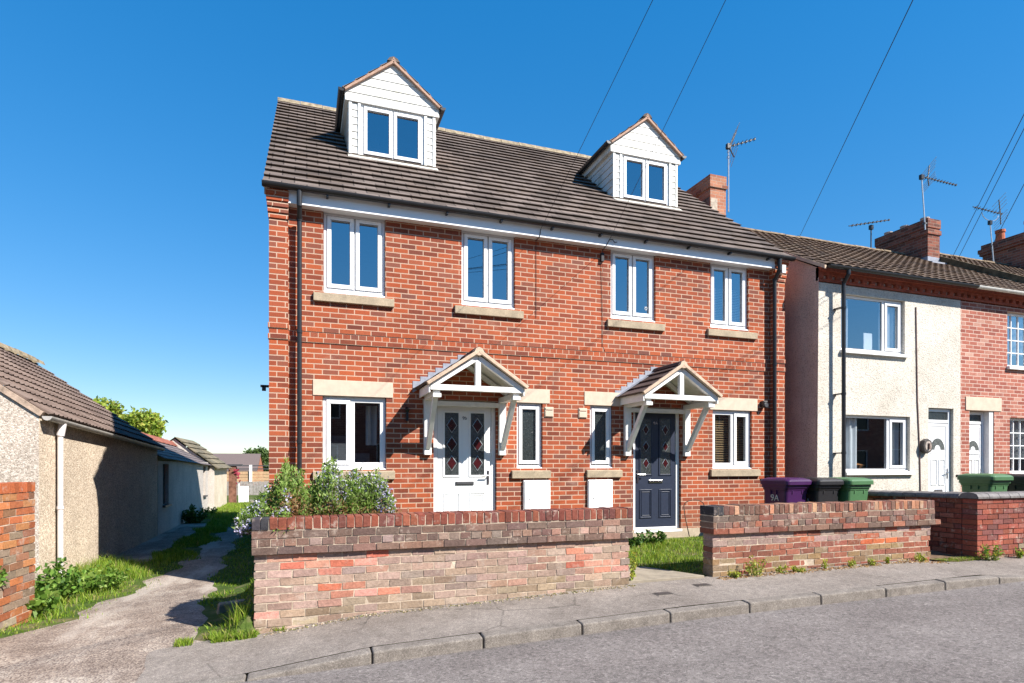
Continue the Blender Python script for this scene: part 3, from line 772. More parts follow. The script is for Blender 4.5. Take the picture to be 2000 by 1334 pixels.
for x in pxs:
    for j in range(n+1):
        y = -4.0+(pav_top(x)+4.0)*j/n; pm.v.append((x, y, pav_z(x, y)+.004))
for i in range(len(pxs)-1):
    for j in range(n):
        a = i*(n+1)+j; pm.f.append((a, a+n+1, a+n+2, a+1)); pm.c.append(None)
struct('pavement', pm, M['pave'])
kb = MB(); x = -6.
L_ = .93; k0 = .975-L_*8
for i in range(40):
    a = k0+i*L_+.005; b = k0+(i+1)*L_-.005; dj = random.uniform(-.004, .004)
    za, zb_ = road0(a)+kerb_h(a)+dj, road0(b)+kerb_h(b)+dj
    P = [(a, -4.12, za-.25), (b, -4.12, zb_-.25), (b, -3.99, zb_-.25), (a, -3.99, za-.25), (a, -4.115, za-.002), (b, -4.115, zb_-.002), (b, -3.99, zb_+.008), (a, -3.99, za+.008)]
    kb.hexa(P)
struct('kerb', kb, M['kerb'], bevel=.016, seg=3)
# gravel alley
def lx(y): return interp(y, [-5, -3.6, -2.7, -2.0, -1.2, .6, 2.3, 5.7, 11.5, 19, 24], [-6, -4.5, -3.0, -2.2, -1.98, -1.84, -1.68, -1.62, -1.6, -1.9, -2.2])
def rx_(y): return interp(y, [-5, -3.1, -2.6, -2.0, -1.0, .2, 3.1, 6, 9, 12.4, 19, 24], [.1, -.25, -.42, -.52, -.6, -.74, -.92, -1.0, -1.1, -1.15, -.4, .6])
ap = MB(); yy = frange(-4.05, 24, .22); n = 12
for y in yy:
    a, b = lx(y)+.10*math.sin(y*3.1)+.05*math.sin(y*7.7), rx_(y)+.07*math.sin(y*2.7+1)+.04*math.sin(y*8.3)
    for j in range(n+1):
        x = a+(b-a)*j/n; e = min(1, j/1.5, (n-j)/1.5)
        ap.v.append((x, y, (alley_z(x, y) if y > -3 else pav_z(x, y)-.004)+.014*e-.004))
for i in range(len(yy)-1):
    for j in range(n):
        a = i*(n+1)+j; ap.f.append((a, a+1, a+n+2, a+n+1)); ap.c.append(None)
struct('alley_path', ap, M['gravel'])
# bare strip beside the outbuildings
struct('gravel_strip', MB().grid(frange(-2.98, -2.2, .13), frange(3.2, 11, .4), lambda x, y: -.158-.02*(x > -2.3)), M['gravel'])
# garden path slabs and earth strip in the gap
sb = MB()
for P in ([(3.90, -2.98), (4.98, -3.02), (4.60, -2.28), (3.86, -2.30)], [(3.80, -2.24), (4.52, -2.22), (4.20, -1.50), (3.55, -1.52)], [(3.5, -1.46), (4.1, -1.42), (4.0, -.70), (3.4, -.72)]):
    z = [garden_z(x, y)+.028 for x, y in P]
    sb.hexa([(x, y, q-.08) for (x, y), q in zip(P, z)]+[(x, y, q) for (x, y), q in zip(P, z)])
struct('path_slabs', sb, M['slab'], bevel=.008)
struct('earth_strip', MB().grid(frange(8.80, 9.75, .15), frange(-3.06, -.45, .17), lambda x, y: pav_z(x, -3.)+(garden_z(9, y)-pav_z(x, -3.))*sst(-3.0, -1.6, y)+.016+.01*math.sin(9*x+5*y)), M['earth'])
struct('front_step_ground', MB().box(5.2, 8.9, -.16, -.02, .1, .318), M['slab'])

# ---------------------------------------------------------------- garden walls built brick by brick
def wallmat(name, mort):
    g = G(name, .88, .2); c = g.attr("Col")
    c = g.mix(1., c, g.ramp(g.noise(38, 5, .7), [(.26, (.66,)*3), (.55, (1.0,)*3), (.75, (1.22,)*3)]), 'MULTIPLY')
    ef = g.sm(g.noise(7, 6, .75), .54, .68)
    c = g.mix(g.M('MULTIPLY', ef, .62), c, mort)
    c = g.mix(1., c, g.ramp(g.noise(1.3, 4), [(.3, (.85,)*3), (.65, (1.06,)*3)]), 'MULTIPLY')
    g.base(c).bump(g.M('ADD', g.noise(150, 3), g.noise(35, 4)), .5, .008); return g.m
M['wallbrick'] = wallmat('weathered_wall_brick', (.42, .335, .275))
M['wallmort'] = plain('old_mortar', (.50, .405, .31), .95, .1, .22, 10, bump=.5, bscale=80)
M['dkmort'] = plain('dark_mortar', (.13, .10, .085), .95, .1, .25, 10, bump=.5, bscale=80)
def pick(cols, ws): return random.choices(cols, ws)[0]
def vary(c, v=.18):
    k = random.uniform(1-v, 1+v); return tuple(min(1, a*k*random.uniform(.95, 1.05)) for a in c)
BROWN = [(.15, .095, .078), (.19, .115, .092), (.145, .10, .082), (.24, .14, .105)]
GREYP = [(.32, .225, .178), (.37, .255, .20), (.28, .205, .17), (.39, .27, .21), (.36, .21, .16)]
REDS = [(.42, .12, .065), (.46, .15, .085), (.38, .10, .06)]
REDD = [(.26, .090, .058), (.22, .082, .056), (.30, .115, .075)]
SALM = [(.48, .24, .18), (.46, .19, .13), (.42, .13, .08)]
MOSS = [(.30, .225, .16), (.33, .24, .175), (.25, .18, .125)]
def brickrow(mb, u0, u1, z0, h, y0, y1, bl, off, colf, axis='x', gap=.011, jit=.0022, ragged=0.):
    u = u0-off*bl
    while u < u1-.01:
        a = max(u, u0); b = min(u+bl, u1); u += bl
        if b-a < .03: continue
        p = random.uniform(-.002, .002); c = colf((a+b)/2, z0)
        ra = 0; rb = random.uniform(0, ragged) if b == u1 else 0
        if axis == 'x': mb.box(a+gap/2+ra, b-gap/2-rb, y0+p, y1, z0+gap/2, z0+h-gap/2, c, jit)
        else: mb.box(y0 if y0 < y1 else y1, (y1 if y0 < y1 else y0)+p, a+gap/2, b-gap/2, z0+gap/2, z0+h-gap/2, c, jit)
def patchy(seed):
    def f(u, z): return math.sin(u*2.1+seed)+math.sin(u*4.7+z*9+seed*2)+.8*math.sin(z*21+u*1.3+seed)
    return f
def garden_wall(name, label, x0, x1, ztop, y, lowcols, blue_end, right_ragged=.0):
    w = thing(name, label, 'garden wall', ((x0+x1)/2, y+.11, pav_z((x0+x1)/2, y)), None)
    D = .215; zc = ztop-.118
    # mortar core
    core = MB().box(x0+.035, x1-.075, y+.0165, y+D-.03, -.25, zc-.0); core.box(x0+.007, x1-.007, y-.021, y+D-.0, zc-.221, zc); core.box(x0+.006, x1-.006, y-.0235, y+D, zc+.0, ztop-.010)
    obj('mortar', core, M['wallmort'], w)
    up = MB(); pf = patchy(x0)
    for k in range(3):
        z0 = zc-(k+1)*.075; pr = -.010 if k == 2 else 0.
        hb = .1125 if k == 1 else .225
        cf = (lambda u, z: vary(pick(BROWN, (3, 3, 2, 2)))) if k != 1 else (lambda u, z: vary(pick(BROWN+GREYP, (2, 2, 2, 2, 1, 1, 1, 1, 1))))
        if lowcols == 'red': cf = lambda u, z: vary(pick(BROWN+REDD, (3, 4, 1, 4, 2, 3, 3)))
        brickrow(up, x0, x1, z0, .075, y-.028+pr*.5, y+D+.02, hb, .5*(k % 2), cf)
    obj('corbel', up, M['wallbrick'], w)
    lo = MB(); z = zc-.225
    k = 0
    while z > -.1:
        z -= .075; k += 1
        def cf(u, zz):
            p = pf(u, zz); h = zz-pav_z(u, y)
            if lowcols == 'grey':
                if h < .12: return vary(pick(MOSS+GREYP[:2], (3, 3, 2, 1, 1)))
                if p > 1.35 or random.random() < .06: return vary(pick(SALM, (2, 2, 1)), .15)
                if p < -1.6 and h < .35: return vary(pick(MOSS, (1, 1, 1)))
                return vary(pick(GREYP, (3, 3, 2, 3, 2)), .14)
            if h < .2: return vary(pick(REDD+[(.27, .17, .09), (.24, .17, .10)], (2, 2, 2, 2, 2)))
            if p > 1.25: return vary(pick([(.46, .12, .05), (.42, .13, .07)], (1, 1)), .15)
            if zz > zc-.38 and random.random() < .6: return vary((.31, .215, .185), .12)
            return vary(pick(REDD+[(.30, .19, .155), (.22, .12, .09)], (3, 3, 3, 1.2, 2)))
        brickrow(lo, x0+.018, x1-.018, z, .075, y+.012, y+D-.02, .225, .5*(k % 2), cf, ragged=right_ragged, jit=.004)
    obj('brickwork', lo, M['wallbrick'], w)
    cp = MB(); u = x0; i = 0; nb = int((x1-x0)/.0752)
    for i in range(nb):
        a = x0+i*(x1-x0)/nb; b = a+(x1-x0)/nb
        blue = (i < 2) if blue_end == 'l' else (i > nb-5)
        if lowcols == 'red': blue = i < 2
        c = vary((.055, .05, .058), .12) if blue else (vary(pick([(.20, .062, .042), (.245, .075, .046), (.15, .055, .045)], (3, 3, 2))) if lowcols == 'grey' else vary(pick([(.20, .085, .06), (.40, .18, .11), (.16, .085, .065), (.46, .27, .17)], (3, 2, 3, 1.2))))
        j = random.uniform(-.003, .003) if lowcols == 'grey' else random.uniform(-.006, .004)
        cp.box(a+.0032, b-.0032, y-.030+random.uniform(-.004, .004), y+D+.02, zc+.006, ztop+j, c, .003)
    obj('coping', cp, M['wallbrick'], w, bevel=.006)
    return w
garden_wall('garden_wall', 'long low brick garden wall with brick-on-edge coping before the white door', .0, 3.985, 1.108, -3.03, 'grey', 'l')
gw2 = garden_wall('garden_wall', 'crumbling red brick garden wall right of the path gap, before the bins', 5.075, 8.80, 1.105, -3.03, 'red', 'l', .05)
ex = MB(); brickrow(ex, 8.8, 8.915, .762, .075, -3.06, -2.8, .23, 0, lambda u, z: (.28, .12, .08)); obj('brickwork', ex, M['wallbrick'], gw2)
# third wall, bull-nosed blue coping, with a return to the terrace
w3 = thing('garden_wall', 'dark red brick garden wall with rounded blue-grey coping at the right edge', 'garden wall', (11.5, -2.9, .3))
core = MB().box(9.715, 14.9, -3.02, -2.83, -.2, 1.10); core.box(9.72, 9.90, -2.83, -.42, -.2, 1.09); obj('mortar', core, M['dkmort'], w3)
f = MB(); z = 1.105; k = 0
DR3 = [(.25, .070, .045), (.30, .085, .055), (.21, .06, .045), (.19, .07, .06), (.34, .12, .085)]
while z > 0:
    z -= .0765; k += 1; brickrow(f, 9.70, 14.9, z, .0765, -3.03, -2.82, .225, .5*(k % 2), lambda u, zz: vary(pick(DR3+(MOSS if zz < .45 else []), (3, 3, 3, 2, 1)+((1, 1, 1) if zz < .45 else ()))), jit=.003)
    brickrow(f, -2.815, -.42, z, .0765, 9.70, 9.91, .225, .5*((k+1) % 2), lambda u, zz: vary(pick(DR3, (3, 3, 3, 2, 1))), axis='y', jit=.003)
obj('brickwork', f, M['wallbrick'], w3)
c = MB(); pr = [(-.135, 0), (-.135, .03), (-.11, .068), (-.06, .088), (0, .093), (.06, .088), (.11, .068), (.135, .03), (.135, 0)]
for i in range(24):
    a = 9.70+i*.2235; c.prism([(-2.925+p, 1.105+q) for p, q in pr], 'x', a+.004 if i else 9.68, a+.2235-.004)
for i in range(11):
    a = -2.79+i*.2235; c.prism([(9.805+p, 1.10+q-.005*i) for p, q in pr], 'y', a+.004, a+.22)
obj('coping', c, plain('blue_brick_coping', (.155, .14, .135), .6, .35, .25, 9, bump=.2), w3, bevel=.004)
# wall at the left edge of the frame, standing beside the lane
wl_ = thing('brick_wall', 'weathered orange brick wall with soldier coping at the left edge', 'brick wall', (-2.45, -2.7, .05))
dx, dy = -.113, -1.02; nrm = math.hypot(dx, dy); dv = Vector((dx/nrm, dy/nrm, 0)); nv = Vector((-dv.y, dv.x, 0)); nv = nv if nv.x > 0 else -nv
P0 = Vector((-2.30, -1.18, 0))
def wbox(mb, s0, s1, o0, o1, z0, z1, col, jit=.003):
    q = []
    for z in (z0, z1):
        for s_, o_ in ((s0, o0), (s0, o1), (s1, o1), (s1, o0)):
            p = P0+dv*s_+nv*o_; q.append((p.x+random.uniform(-jit, jit), p.y+random.uniform(-jit, jit), z+random.uniform(-jit, jit)))
    mb.hexa(q, col)
core = MB(); wbox(core, .01, 2.6, -.20, -.008, -.2, 1.40, None, 0); obj('mortar', core, M['wallmort'], wl_)
f = MB(); ORG = [(.42, .15, .06), (.37, .12, .05), (.44, .19, .08), (.30, .15, .085), (.25, .12, .07)]
z = 1.31; k = 0
while z > -.1:
    z -= .079; k += 1; s_ = -.1125*(k % 2)
    while s_ < 2.6:
        a, b = max(0, s_), min(2.6, s_+.228)
        if b-a < .03: break
        low = z < .85
        wbox(f, a+.006, b-.006, -.21, random.uniform(-.004, .004), z+.006, z+.073, vary(pick(ORG+MOSS, (4, 4, 3, 2, 2)+((2, 2, 2) if low else (0, 0, 0)))))
        s_ += .228
obj('brickwork', f, M['wallbrick'], wl_)
f = MB()
for i in range(34):
    wbox(f, i*.0765+.004, (i+1)*.0765-.004, -.215, .004, 1.314, 1.415, vary(pick([(.46, .13, .05), (.40, .11, .045)], (1, 1))))
obj('coping', f, M['wallbrick'], wl_)
wire = thing('wire_hoop', 'thin rusty wire hoop looped over the wall end by the blue door', 'wire', (4.98, -2.72, .3))
obj('hoop', MB().pipe([(4.93, -2.79, .72), (4.90, -2.75, .95), (4.90, -2.72, 1.08)]+[(5.05-.15*math.cos(t), -2.72, 1.09+.075*math.sin(t)) for t in np.linspace(0, 3.1, 9)], .006, 5), plain('rusty_wire', (.10, .06, .04), .8, .2), wire)

# stopcock covers
for lab, x, y in (('small square iron stopcock cover in the pavement nearer the kerb', 4.08, -3.52), ('small square iron stopcock cover in the pavement nearer the brick wall', 4.72, -3.33)):
    cv = thing('stopcock_cover', lab, 'cover', (x, y, pav_z(x, y)), 'stopcock covers in the pavement'); z = pav_z(x, y)+.004
    obj('frame', MB().hexa([(x-.10+a*.2, y-.065+b*.13, z-.02+c_*.024) for c_ in (0, 1) for a, b in ((0, 0), (1, 0), (1, 1), (0, 1))]), M['kerb'], cv)
    obj('lid', MB().box(x-.088, x+.088, y-.053, y+.053, z, z+.0085), plain('iron_lid', (.06, .05, .045), .6, .4, .2, 30), cv)
st = MB(); 
for i in range(1): st.hexa([(-.42, -1.95, -.03), (-.12, -1.75, -.02), (-.16, -1.60, 0), (-.45, -1.80, -.02), (-.40, -1.92, .10), (-.14, -1.74, .09), (-.17, -1.62, .09), (-.43, -1.79, .10)])
tag(obj('stone_block', st, M['slab'], bevel=.02), 'pale broken stone block in the shaded grass beside the long garden wall', 'stone')
# ---------------------------------------------------------------- terrace on the right
def render_mat(name, a, b, speck=(.3, .28, .25), fl=.35):
    g = G(name, .92, .12); x, y, z = g.xyz()
    c = g.ramp(g.noise(1.4, 6, .7), [(.28, a), (.6, b)])
    v = g.vor(42); c = g.mix(1., c, g.ramp(v, [(0, (1.12,)*3), (.5, (1.0,)*3), (.9, (.70,)*3)]), 'MULTIPLY')
    s = g.sm(g.noise(16, 6, .8), .60, .70); c = g.mix(g.M('MULTIPLY', s, fl), c, speck)
    st = g.sm(g.noise(1., 5, .6, g.vec(g.M('MULTIPLY', g.M('ADD', x, y), 7.), g.M('MULTIPLY', z, .6))), .56, .75)
    c = g.mix(g.M('MULTIPLY', st, fl*.6), c, speck)
    g.base(c).bump(g.M('ADD', v, g.noise(70, 4)), .6, .012); return g.m
M['white_render'] = render_mat('rough_white_render', (.48, .43, .36), (.62, .575, .50), (.33, .28, .23), .5)
M['gable_render'] = render_mat('pinkish_cement_render', (.44, .32, .27), (.58, .44, .37), (.16, .10, .09), .5)
def pebble(name, a, b):
    g = G(name, .95, .12); v = g.vor(62, out="Color"); d = g.vor(62)
    c = g.ramp(g.xyz(v)[0], [(0, tuple(.62*k for k in a)), (.5, a), (1, b)])
    c = g.mix(1., c, g.ramp(g.noise(1.2, 5), [(.3, (.82,)*3), (.65, (1.06,)*3)]), 'MULTIPLY')
    g.base(c).bump(g.M('SUBTRACT', 1., d), .45, .010); return g.m
M['pebble'] = pebble('pebbledash', (.56, .45, .34), (.80, .69, .55))
M['pebble2'] = pebble('pebbledash_front', (.48, .40, .33), (.68, .60, .52))
TRED = [(0, (.25, .075, .055)), (.3, (.33, .10, .07)), (.6, (.38, .125, .085)), (.85, (.42, .16, .11)), (1, (.52, .30, .23))]
M['tbrick'] = brick('terrace_brick', TRED, (.62, .45, .37), bl=.232, bh=.08, z0=.5, u0=13.27, dirt=.2, mw=.014, seed=11)
M['cbrick'] = brick('chimney_brick', [(0, (.10, .045, .035)), (.5, (.24, .075, .05)), (1, (.34, .12, .075))], (.30, .22, .17), bl=.232, bh=.08, dirt=.3, seed=14)
M['ptile'] = roofmat('old_brown_pantile', [(0, (.070, .044, .031)), (.4, (.115, .075, .052)), (.8, (.155, .105, .07)), (1, (.10, .075, .055))], tw=.205, gauge=.155, o=(0, 0, 5.3), lich=(.27, .22, .13), lf=.55, joint=False)
YN = -.4; sN = .575; lN = math.hypot(1, sN); SN = (0, 1/lN, sN/lN); NN = (0, -sN/lN, 1/lN)
def pant(u, k): return .024*abs(math.sin(math.pi*(u/.205+.0)))**.7
def terrace_roof(parent, x0, x1, dz=0., nc=14):
    r = MB(); L = x1-x0; sl = 4.07*lN
    tile_roof(r, (x0, YN-.25, 5.232+dz), (1, 0, 0), SN, NN, L, nc, sl/nc, .030, pant, int(L/.034), under=.03, jit=.003)
    r.face([(x0, 3.45, 7.60+dz), (x1, 3.45, 7.60+dz), (x1, 7.6, 5.2), (x0, 7.6, 5.2)][::-1])
    ro = obj('roof', r, M['ptile'], parent)
    g = MB(); n = int(L/.45)
    for i in range(n):
        a = x0+i*L/n; j = random.uniform(-.008, .008); g.prism([(3.32, 7.575+dz+j), (3.36, 7.63+dz+j), (3.44, 7.665+dz+j), (3.52, 7.63+dz+j), (3.56, 7.57+dz+j)], 'x', a+.004, a+L/n-.004)
    obj('ridge_tiles', g, plain('terrace_ridge', (.23, .17, .11), .9, .2, .3, 8, bump=.3), parent)
    return ro
def dentils(parent, x0, x1, mat):
    d = MB(); d.box(x0, x1, YN-.03, YN+.02, 5.015, 5.065); d.box(x0, x1, YN-.065, YN+.02, 5.13, 5.19); d.box(x0, x1, YN-.10, YN+.02, 5.19, 5.26)
    x = x0
    while x < x1-.06: d.box(x, x+.105, YN-.060, YN+.02, 5.065, 5.13); x += .215
    obj('dentil_cornice', d, mat, parent)
M['cornice'] = plain('cornice_brick', (.34, .09, .055), .85, .2, .22, 14, bump=.3)

nA = thing('white_terraced_house', 'end terrace house with rough white rendered front beside the purple bin', 'house', (11.35, 3.4, .35))
W1 = (10.03, 11.69, 3.78, 4.845); W2 = (10.13, 11.83, 1.47, 2.555); D1 = (12.34, 13.06, .42, 2.755)
w = MB(); wall_open(w, 9.44, 13.27, -.1, 5.03, YN, [W1, W2, D1], .13); obj('wall', w, M['white_render'], nA)
g = MB(); g.face([(9.44, y, z) for y, z in reversed([(YN, -.2), (7.2, -.2), (7.2, 5.3), (3.45, 7.6), (YN-.05, 5.24)])]); g.face([(9.44, YN, 5.0), (9.44, YN, 5.27), (13.27, YN, 5.27), (13.27, YN, 5.0)][::-1])
g.face([(13.27, 7.2, -.2), (9.44, 7.2, -.2), (9.44, 7.2, 5.3), (13.27, 7.2, 5.3)]); obj('gable_wall', g, M['gable_render'], nA)
pp = MB().pipe([(9.425, .6, .4), (9.425, .6, 2.78), (9.425, 1.9, 2.70)], .012, 6); obj('overflow_pipe', pp, plain('grey_pipe', (.3, .25, .24), .6), nA)
dentils(nA, 9.44, 13.27, M['cornice']); terrace_roof(nA, 9.40, 13.27)
v = MB().hexa([(9.38, YN-.24, 5.17), (9.42, YN-.24, 5.17), (9.42, 3.45, 7.53), (9.38, 3.45, 7.53), (9.38, YN-.24, 5.24), (9.42, YN-.24, 5.24), (9.42, 3.45, 7.60), (9.38, 3.45, 7.60)]); obj('verge', v, M['tan'], nA)
gt = MB(); gutter(gt, (9.44, YN-.265, 5.235), (13.35, YN-.265, 5.235), .055, (0, -1, 0)); obj('gutter', gt, M['black'], nA)
dp = MB().tube((9.92, YN-.265, 5.2), (9.92, YN-.265, 5.1), .036, 12).tube((9.92, YN-.265, 5.12), (9.92, YN-.16, 4.97), .036, 12).tube((9.92, YN-.16, 5.0), (9.92, YN-.16, .35), .036, 12)
for z in (4.5, 2.9, 1.8): dp.tube((9.92, YN-.16, z), (9.92, YN-.16, z+.045), .044, 10).box(9.84, 9.92, YN-.16, YN, z+.01, z+.03)
obj('downpipe', dp, M['black'], nA)
YW = YN+.07
def lights_big(a, b, z0, z1, sp=.70):
    t = .05; m = a+(b-a)*sp; return [(a+t, m-.03, z0+.06, z1-t, 0), (m+.03, b-t, z0+.06, z1-t, 1)]
fr = window(nA, W1[0]+.005, W1[1]-.005, W1[2]+.005, W1[3]-.005, YW, lights_big(*W1), cill=.05, glass='glass4')
curtain(fr, W1[0]+.06, W1[0]+.38, W1[2]+.05, W1[3]-.05, YW+.12, n=3); curtain(fr, W1[1]-.46, W1[1]-.06, W1[2]+.05, W1[3]-.05, YW+.12, n=3)
obj('card', MB().box(10.78, 11.0, YW+.08, YW+.09, W1[2]+.06, W1[2]+.40), M['white'], fr)
fr = window(nA, W2[0]+.005, W2[1]-.005, W2[2]+.005, W2[3]-.005, YW, lights_big(*W2), cill=.05, glass='glass2')
curtain(fr, W2[0]+.06, W2[0]+.52, W2[2]+.05, W2[3]-.05, YW+.12, n=3); curtain(fr, W2[1]-.28, W2[1]-.06, W2[2]+.05, W2[3]-.05, YW+.14, n=2)
obj('armchair', MB().box(10.75, 11.25, YW+.7, YW+1.3, .9, 1.72).lathe([(.06, 0), (.16, .05), (.20, .12), (.10, .16)], (11.0, YW+.5, 1.48), 14), plain('orange_fabric', (.40, .16, .05), .8), fr)
for a, b, z in ((W1[0]-.02, W1[1]+.05, W1[2]), (W2[0]-.02, W2[1]+.06, W2[2])): obj('window_sill', MB().prism([(YN-.07, z-.065), (YN-.07, z-.01), (YN+.12, z+.005), (YN+.12, z-.065)], 'x', a, b), M['upvc'], nA, bevel=.005)
def upvc_door(parent, a, b, z0, z1, y, glaze=True, numb=None):
    f = MB(); ring(f, a, b, z0, z1, .06, y, y+.07); f.box(a+.06, b-.06, y, y+.07, z0+2.02, z0+2.08); fr = obj('door_frame', f, M['upvc'], parent, bevel=.005)
    obj('fanlight', MB().face([(a+.05, y+.02, z0+2.07), (b-.05, y+.02, z0+2.07), (b-.05, y+.02, z1-.05), (a+.05, y+.02, z1-.05)]), M['frost'], fr)
    A, B = a+.066, b-.066; d = MB().box(A, B, y+.012, y+.05, z0+.04, z0+2.01); wd = B-A; c = (A+B)/2
    panel(d, A+.005, B-.005, z0+.045, z0+2.0, y+.012, .05, .010)
    for (u, v) in ((A+wd*.16, A+wd*.46), (A+wd*.56, A+wd*.86)):
        panel(d, u, v, z0+.74, z0+1.28, y+.012, .018, .014); panel(d, u, v, z0+.16, z0+.50, y+.012, .018, .014)
    d.box(A+wd*.14, B-wd*.14, y-.002, y+.012, z0+1.39, z0+1.405)
    dr = obj('front_door', d, M['upvc'], parent, bevel=.003)
    k = MB(); ring(k, A-.006, B+.006, z0+.03, z0+2.02, .008, y+.004, y+.02); obj('gasket', k, M['upvcgap'], dr)
    R1, R0 = wd*.36, wd*.15; zc = z0+1.47; n = 14
    P = [(c+R1*math.cos(math.pi*i/n), zc+R1*1.15*math.sin(math.pi*i/n)) for i in range(n+1)]+[(c+R0*math.cos(math.pi*i/n), zc+R0*1.15*math.sin(math.pi*i/n)) for i in range(n, -1, -1)]
    m_ = MB()
    for i in range(n): m_.face([(P[i][0], y+.009, P[i][1]), (P[i+1][0], y+.009, P[i+1][1]), (P[2*n-i][0], y+.009, P[2*n-i][1]), (P[2*n+1-i][0], y+.009, P[2*n+1-i][1])])
    obj('arched_pane', m_, plain('grey_door_glass', (.12, .13, .125), .2, .6, .3, 30), dr)
    lm = MB().box(c-.10, c+.13, y-.004, y+.012, z0+.60, z0+.66); obj('letter_box', lm, M['chrome'], dr, bevel=.004)
    h = MB().box(B-.035, B-.012, y-.006, y+.012, z0+.88, z0+1.08).tube((B-.024, y-.04, z0+1.0), (B-.12, y-.04, z0+1.0), .009, 8).tube((B-.024, y-.04, z0+1.0), (B-.024, y, z0+1.0), .008, 8); obj('door_handle', h, M['chrome'], dr)
upvc_door(nA, D1[0]+.01, D1[1]-.01, D1[2]+.02, D1[3]-.01, YN+.06)
obj('wall_cable', MB().pipe([(11.98, YN-.012, 4.75), (12.02, YN-.012, 2.9), (12.08, YN-.012, 1.9), (12.12, YN-.012, .5)], .012, 6), plain('brown_cable', (.22, .14, .12), .7), nA)
pq = MB(); pq.prism([(12.20+.13*math.cos(t), 1.975+.15*math.sin(t)) for t in np.linspace(0, 2*math.pi, 9)[:-1]], 'y', YN-.10, YN)
plq = obj('house_plaque', pq, plain('dark_plaque', (.07, .06, .055), .6), nA, bevel=.01)
obj('plaque_face', MB().prism([(12.20+.085*math.cos(t), 1.975+.10*math.sin(t)) for t in np.linspace(0, 2*math.pi, 15)[:-1]], 'y', YN-.106, YN-.09), plain('pale_plaque', (.42, .36, .31), .6, .2, .3, 40), plq)
obj('plaque_figure', MB().tube((12.205, YN-.113, 1.92), (12.205, YN-.113, 1.99), .03, 8, .02).tube((12.205, YN-.113, 1.99), (12.205, YN-.113, 2.03), .024, 8), plain('plaque_brown', (.14, .08, .06), .6), plq)
ch = MB().box(9.50, 9.945, 2.75, 3.95, 5.5, 8.24); ch.box(9.475, 9.97, 2.72, 3.98, 8.16, 8.24); ch.box(9.49, 9.955, 2.74, 3.96, 8.24, 8.46)
co_ = obj('chimney', ch, brick('left_chimney_brick', [(0, (.22, .08, .05)), (.5, (.40, .15, .085)), (1, (.46, .22, .13))], (.42, .33, .26), bl=.232, bh=.08, seed=17, dirt=.3), nA)
obj('chimney_patch', MB().box(9.497, 9.51, 2.78, 3.45, 6.5, 7.95), plain('cement_patch', (.16, .13, .11), .9, .1, .3, 8), co_)
obj('chimney_stain', MB().box(9.512, 9.70, 2.747, 2.76, 6.6, 7.9), plain('lime_patch', (.52, .44, .35), .9, .1, .3, 7), co_)

nB = thing('brick_terraced_house', 'terraced house of old red brick with stone door lintel at the right edge', 'house', (15.2, 3.4, .35))
Wb1 = (14.72, 15.95, 3.72, 4.90); Wb2 = (14.80, 16.0, 1.42, 2.62); D2 = (13.545, 14.30, .42, 2.735)
w = MB(); wall_open(w, 13.272, 17.1, -.1, 5.03, YN+.006, [Wb1, Wb2, D2], .16)
w.face([(13.272, YN+.006, 5.0), (17.1, YN+.006, 5.0), (17.1, YN+.006, 5.27), (13.272, YN+.006, 5.27)]); obj('wall', w, M['tbrick'], nB); obj('rear_wall', MB().face([(17.1, 7.2, -.2), (13.3, 7.2, -.2), (13.3, 7.2, 5.3), (17.1, 7.2, 5.3)]), M['tbrick'], nB)
dentils(nB, 13.275, 17.1, M['cornice']); terrace_roof(nB, 13.275, 17.1)
gt = MB(); gutter(gt, (13.36, YN-.265, 5.235), (17.1, YN-.265, 5.235), .055, (0, -1, 0)); obj('gutter', gt, plain('pale_gutter', (.62, .60, .55), .5), nB)
obj('lintel', MB().box(13.42, 14.52, YN-.01, YN+.12, 2.74, 3.02), M['stone'], nB, bevel=.006)
upvc_door(nB, D2[0]+.0, D2[1]-.13, D2[2]+.02, D2[3]-.01, YN+.13)
obj('door_jamb', MB().box(D2[1]-.13, D2[1]-.003, YN+.02, YN+.25, D2[2], D2[3]-.002), M['wood'], nB)
for (a, b, c, d) in (Wb1, Wb2):
    t = .045; nx, nz = 5, 4; L = []
    fr = window(nB, a+.004, b-.004, c+.004, d-.004, YN+.09, [(a+t, b-t, c+t, d-t, 0)], cill=.04)
    gb_ = MB()
    for i in range(1, nx): gb_.box(a+t+(b-a-2*t)*i/nx-.010, a+t+(b-a-2*t)*i/nx+.010, YN+.095, YN+.13, c+t, d-t)
    for i in range(1, nz): gb_.box(a+t, b-t, YN+.097, YN+.128, c+t+(d-c-2*t)*i/nz-.010, c+t+(d-c-2*t)*i/nz+.010)
    obj('glazing_bars', gb_, M['upvc'], fr); curtain(fr, a+.1, b-.05, c+.3, d-.05, YN+.22, n=6)
    obj('window_sill', MB().box(a-.03, b+.05, YN-.06, YN+.1, c-.07, c-.002), M['upvc'], nB, bevel=.006)
ch = MB().box(16.60, 17.06, 2.70, 4.28, 5.5, 8.02); ch.box(16.57, 17.09, 2.67, 4.31, 7.94, 8.06); ch.box(16.60, 17.06, 2.70, 4.28, 8.06, 8.12); ch.box(16.58, 17.08, 2.68, 4.30, 8.12, 8.36)
co_ = obj('chimney', ch, M['cbrick'], nB)
obj('chimney_flashing', MB().box(16.585, 17.08, 2.69, 4.29, 7.0, 7.32).box(16.5, 17.15, 2.5, 2.69, 6.98, 7.12), M['lead'], co_)
for y in (2.95, 3.55, 4.05): obj('chimney_pot', MB().lathe([(.10, 0), (.10, .10), (.115, .10), (.115, .13), (.08, .13)], (16.83, y, 8.36), 12), plain('pot', (.42, .38, .34), .8), co_)

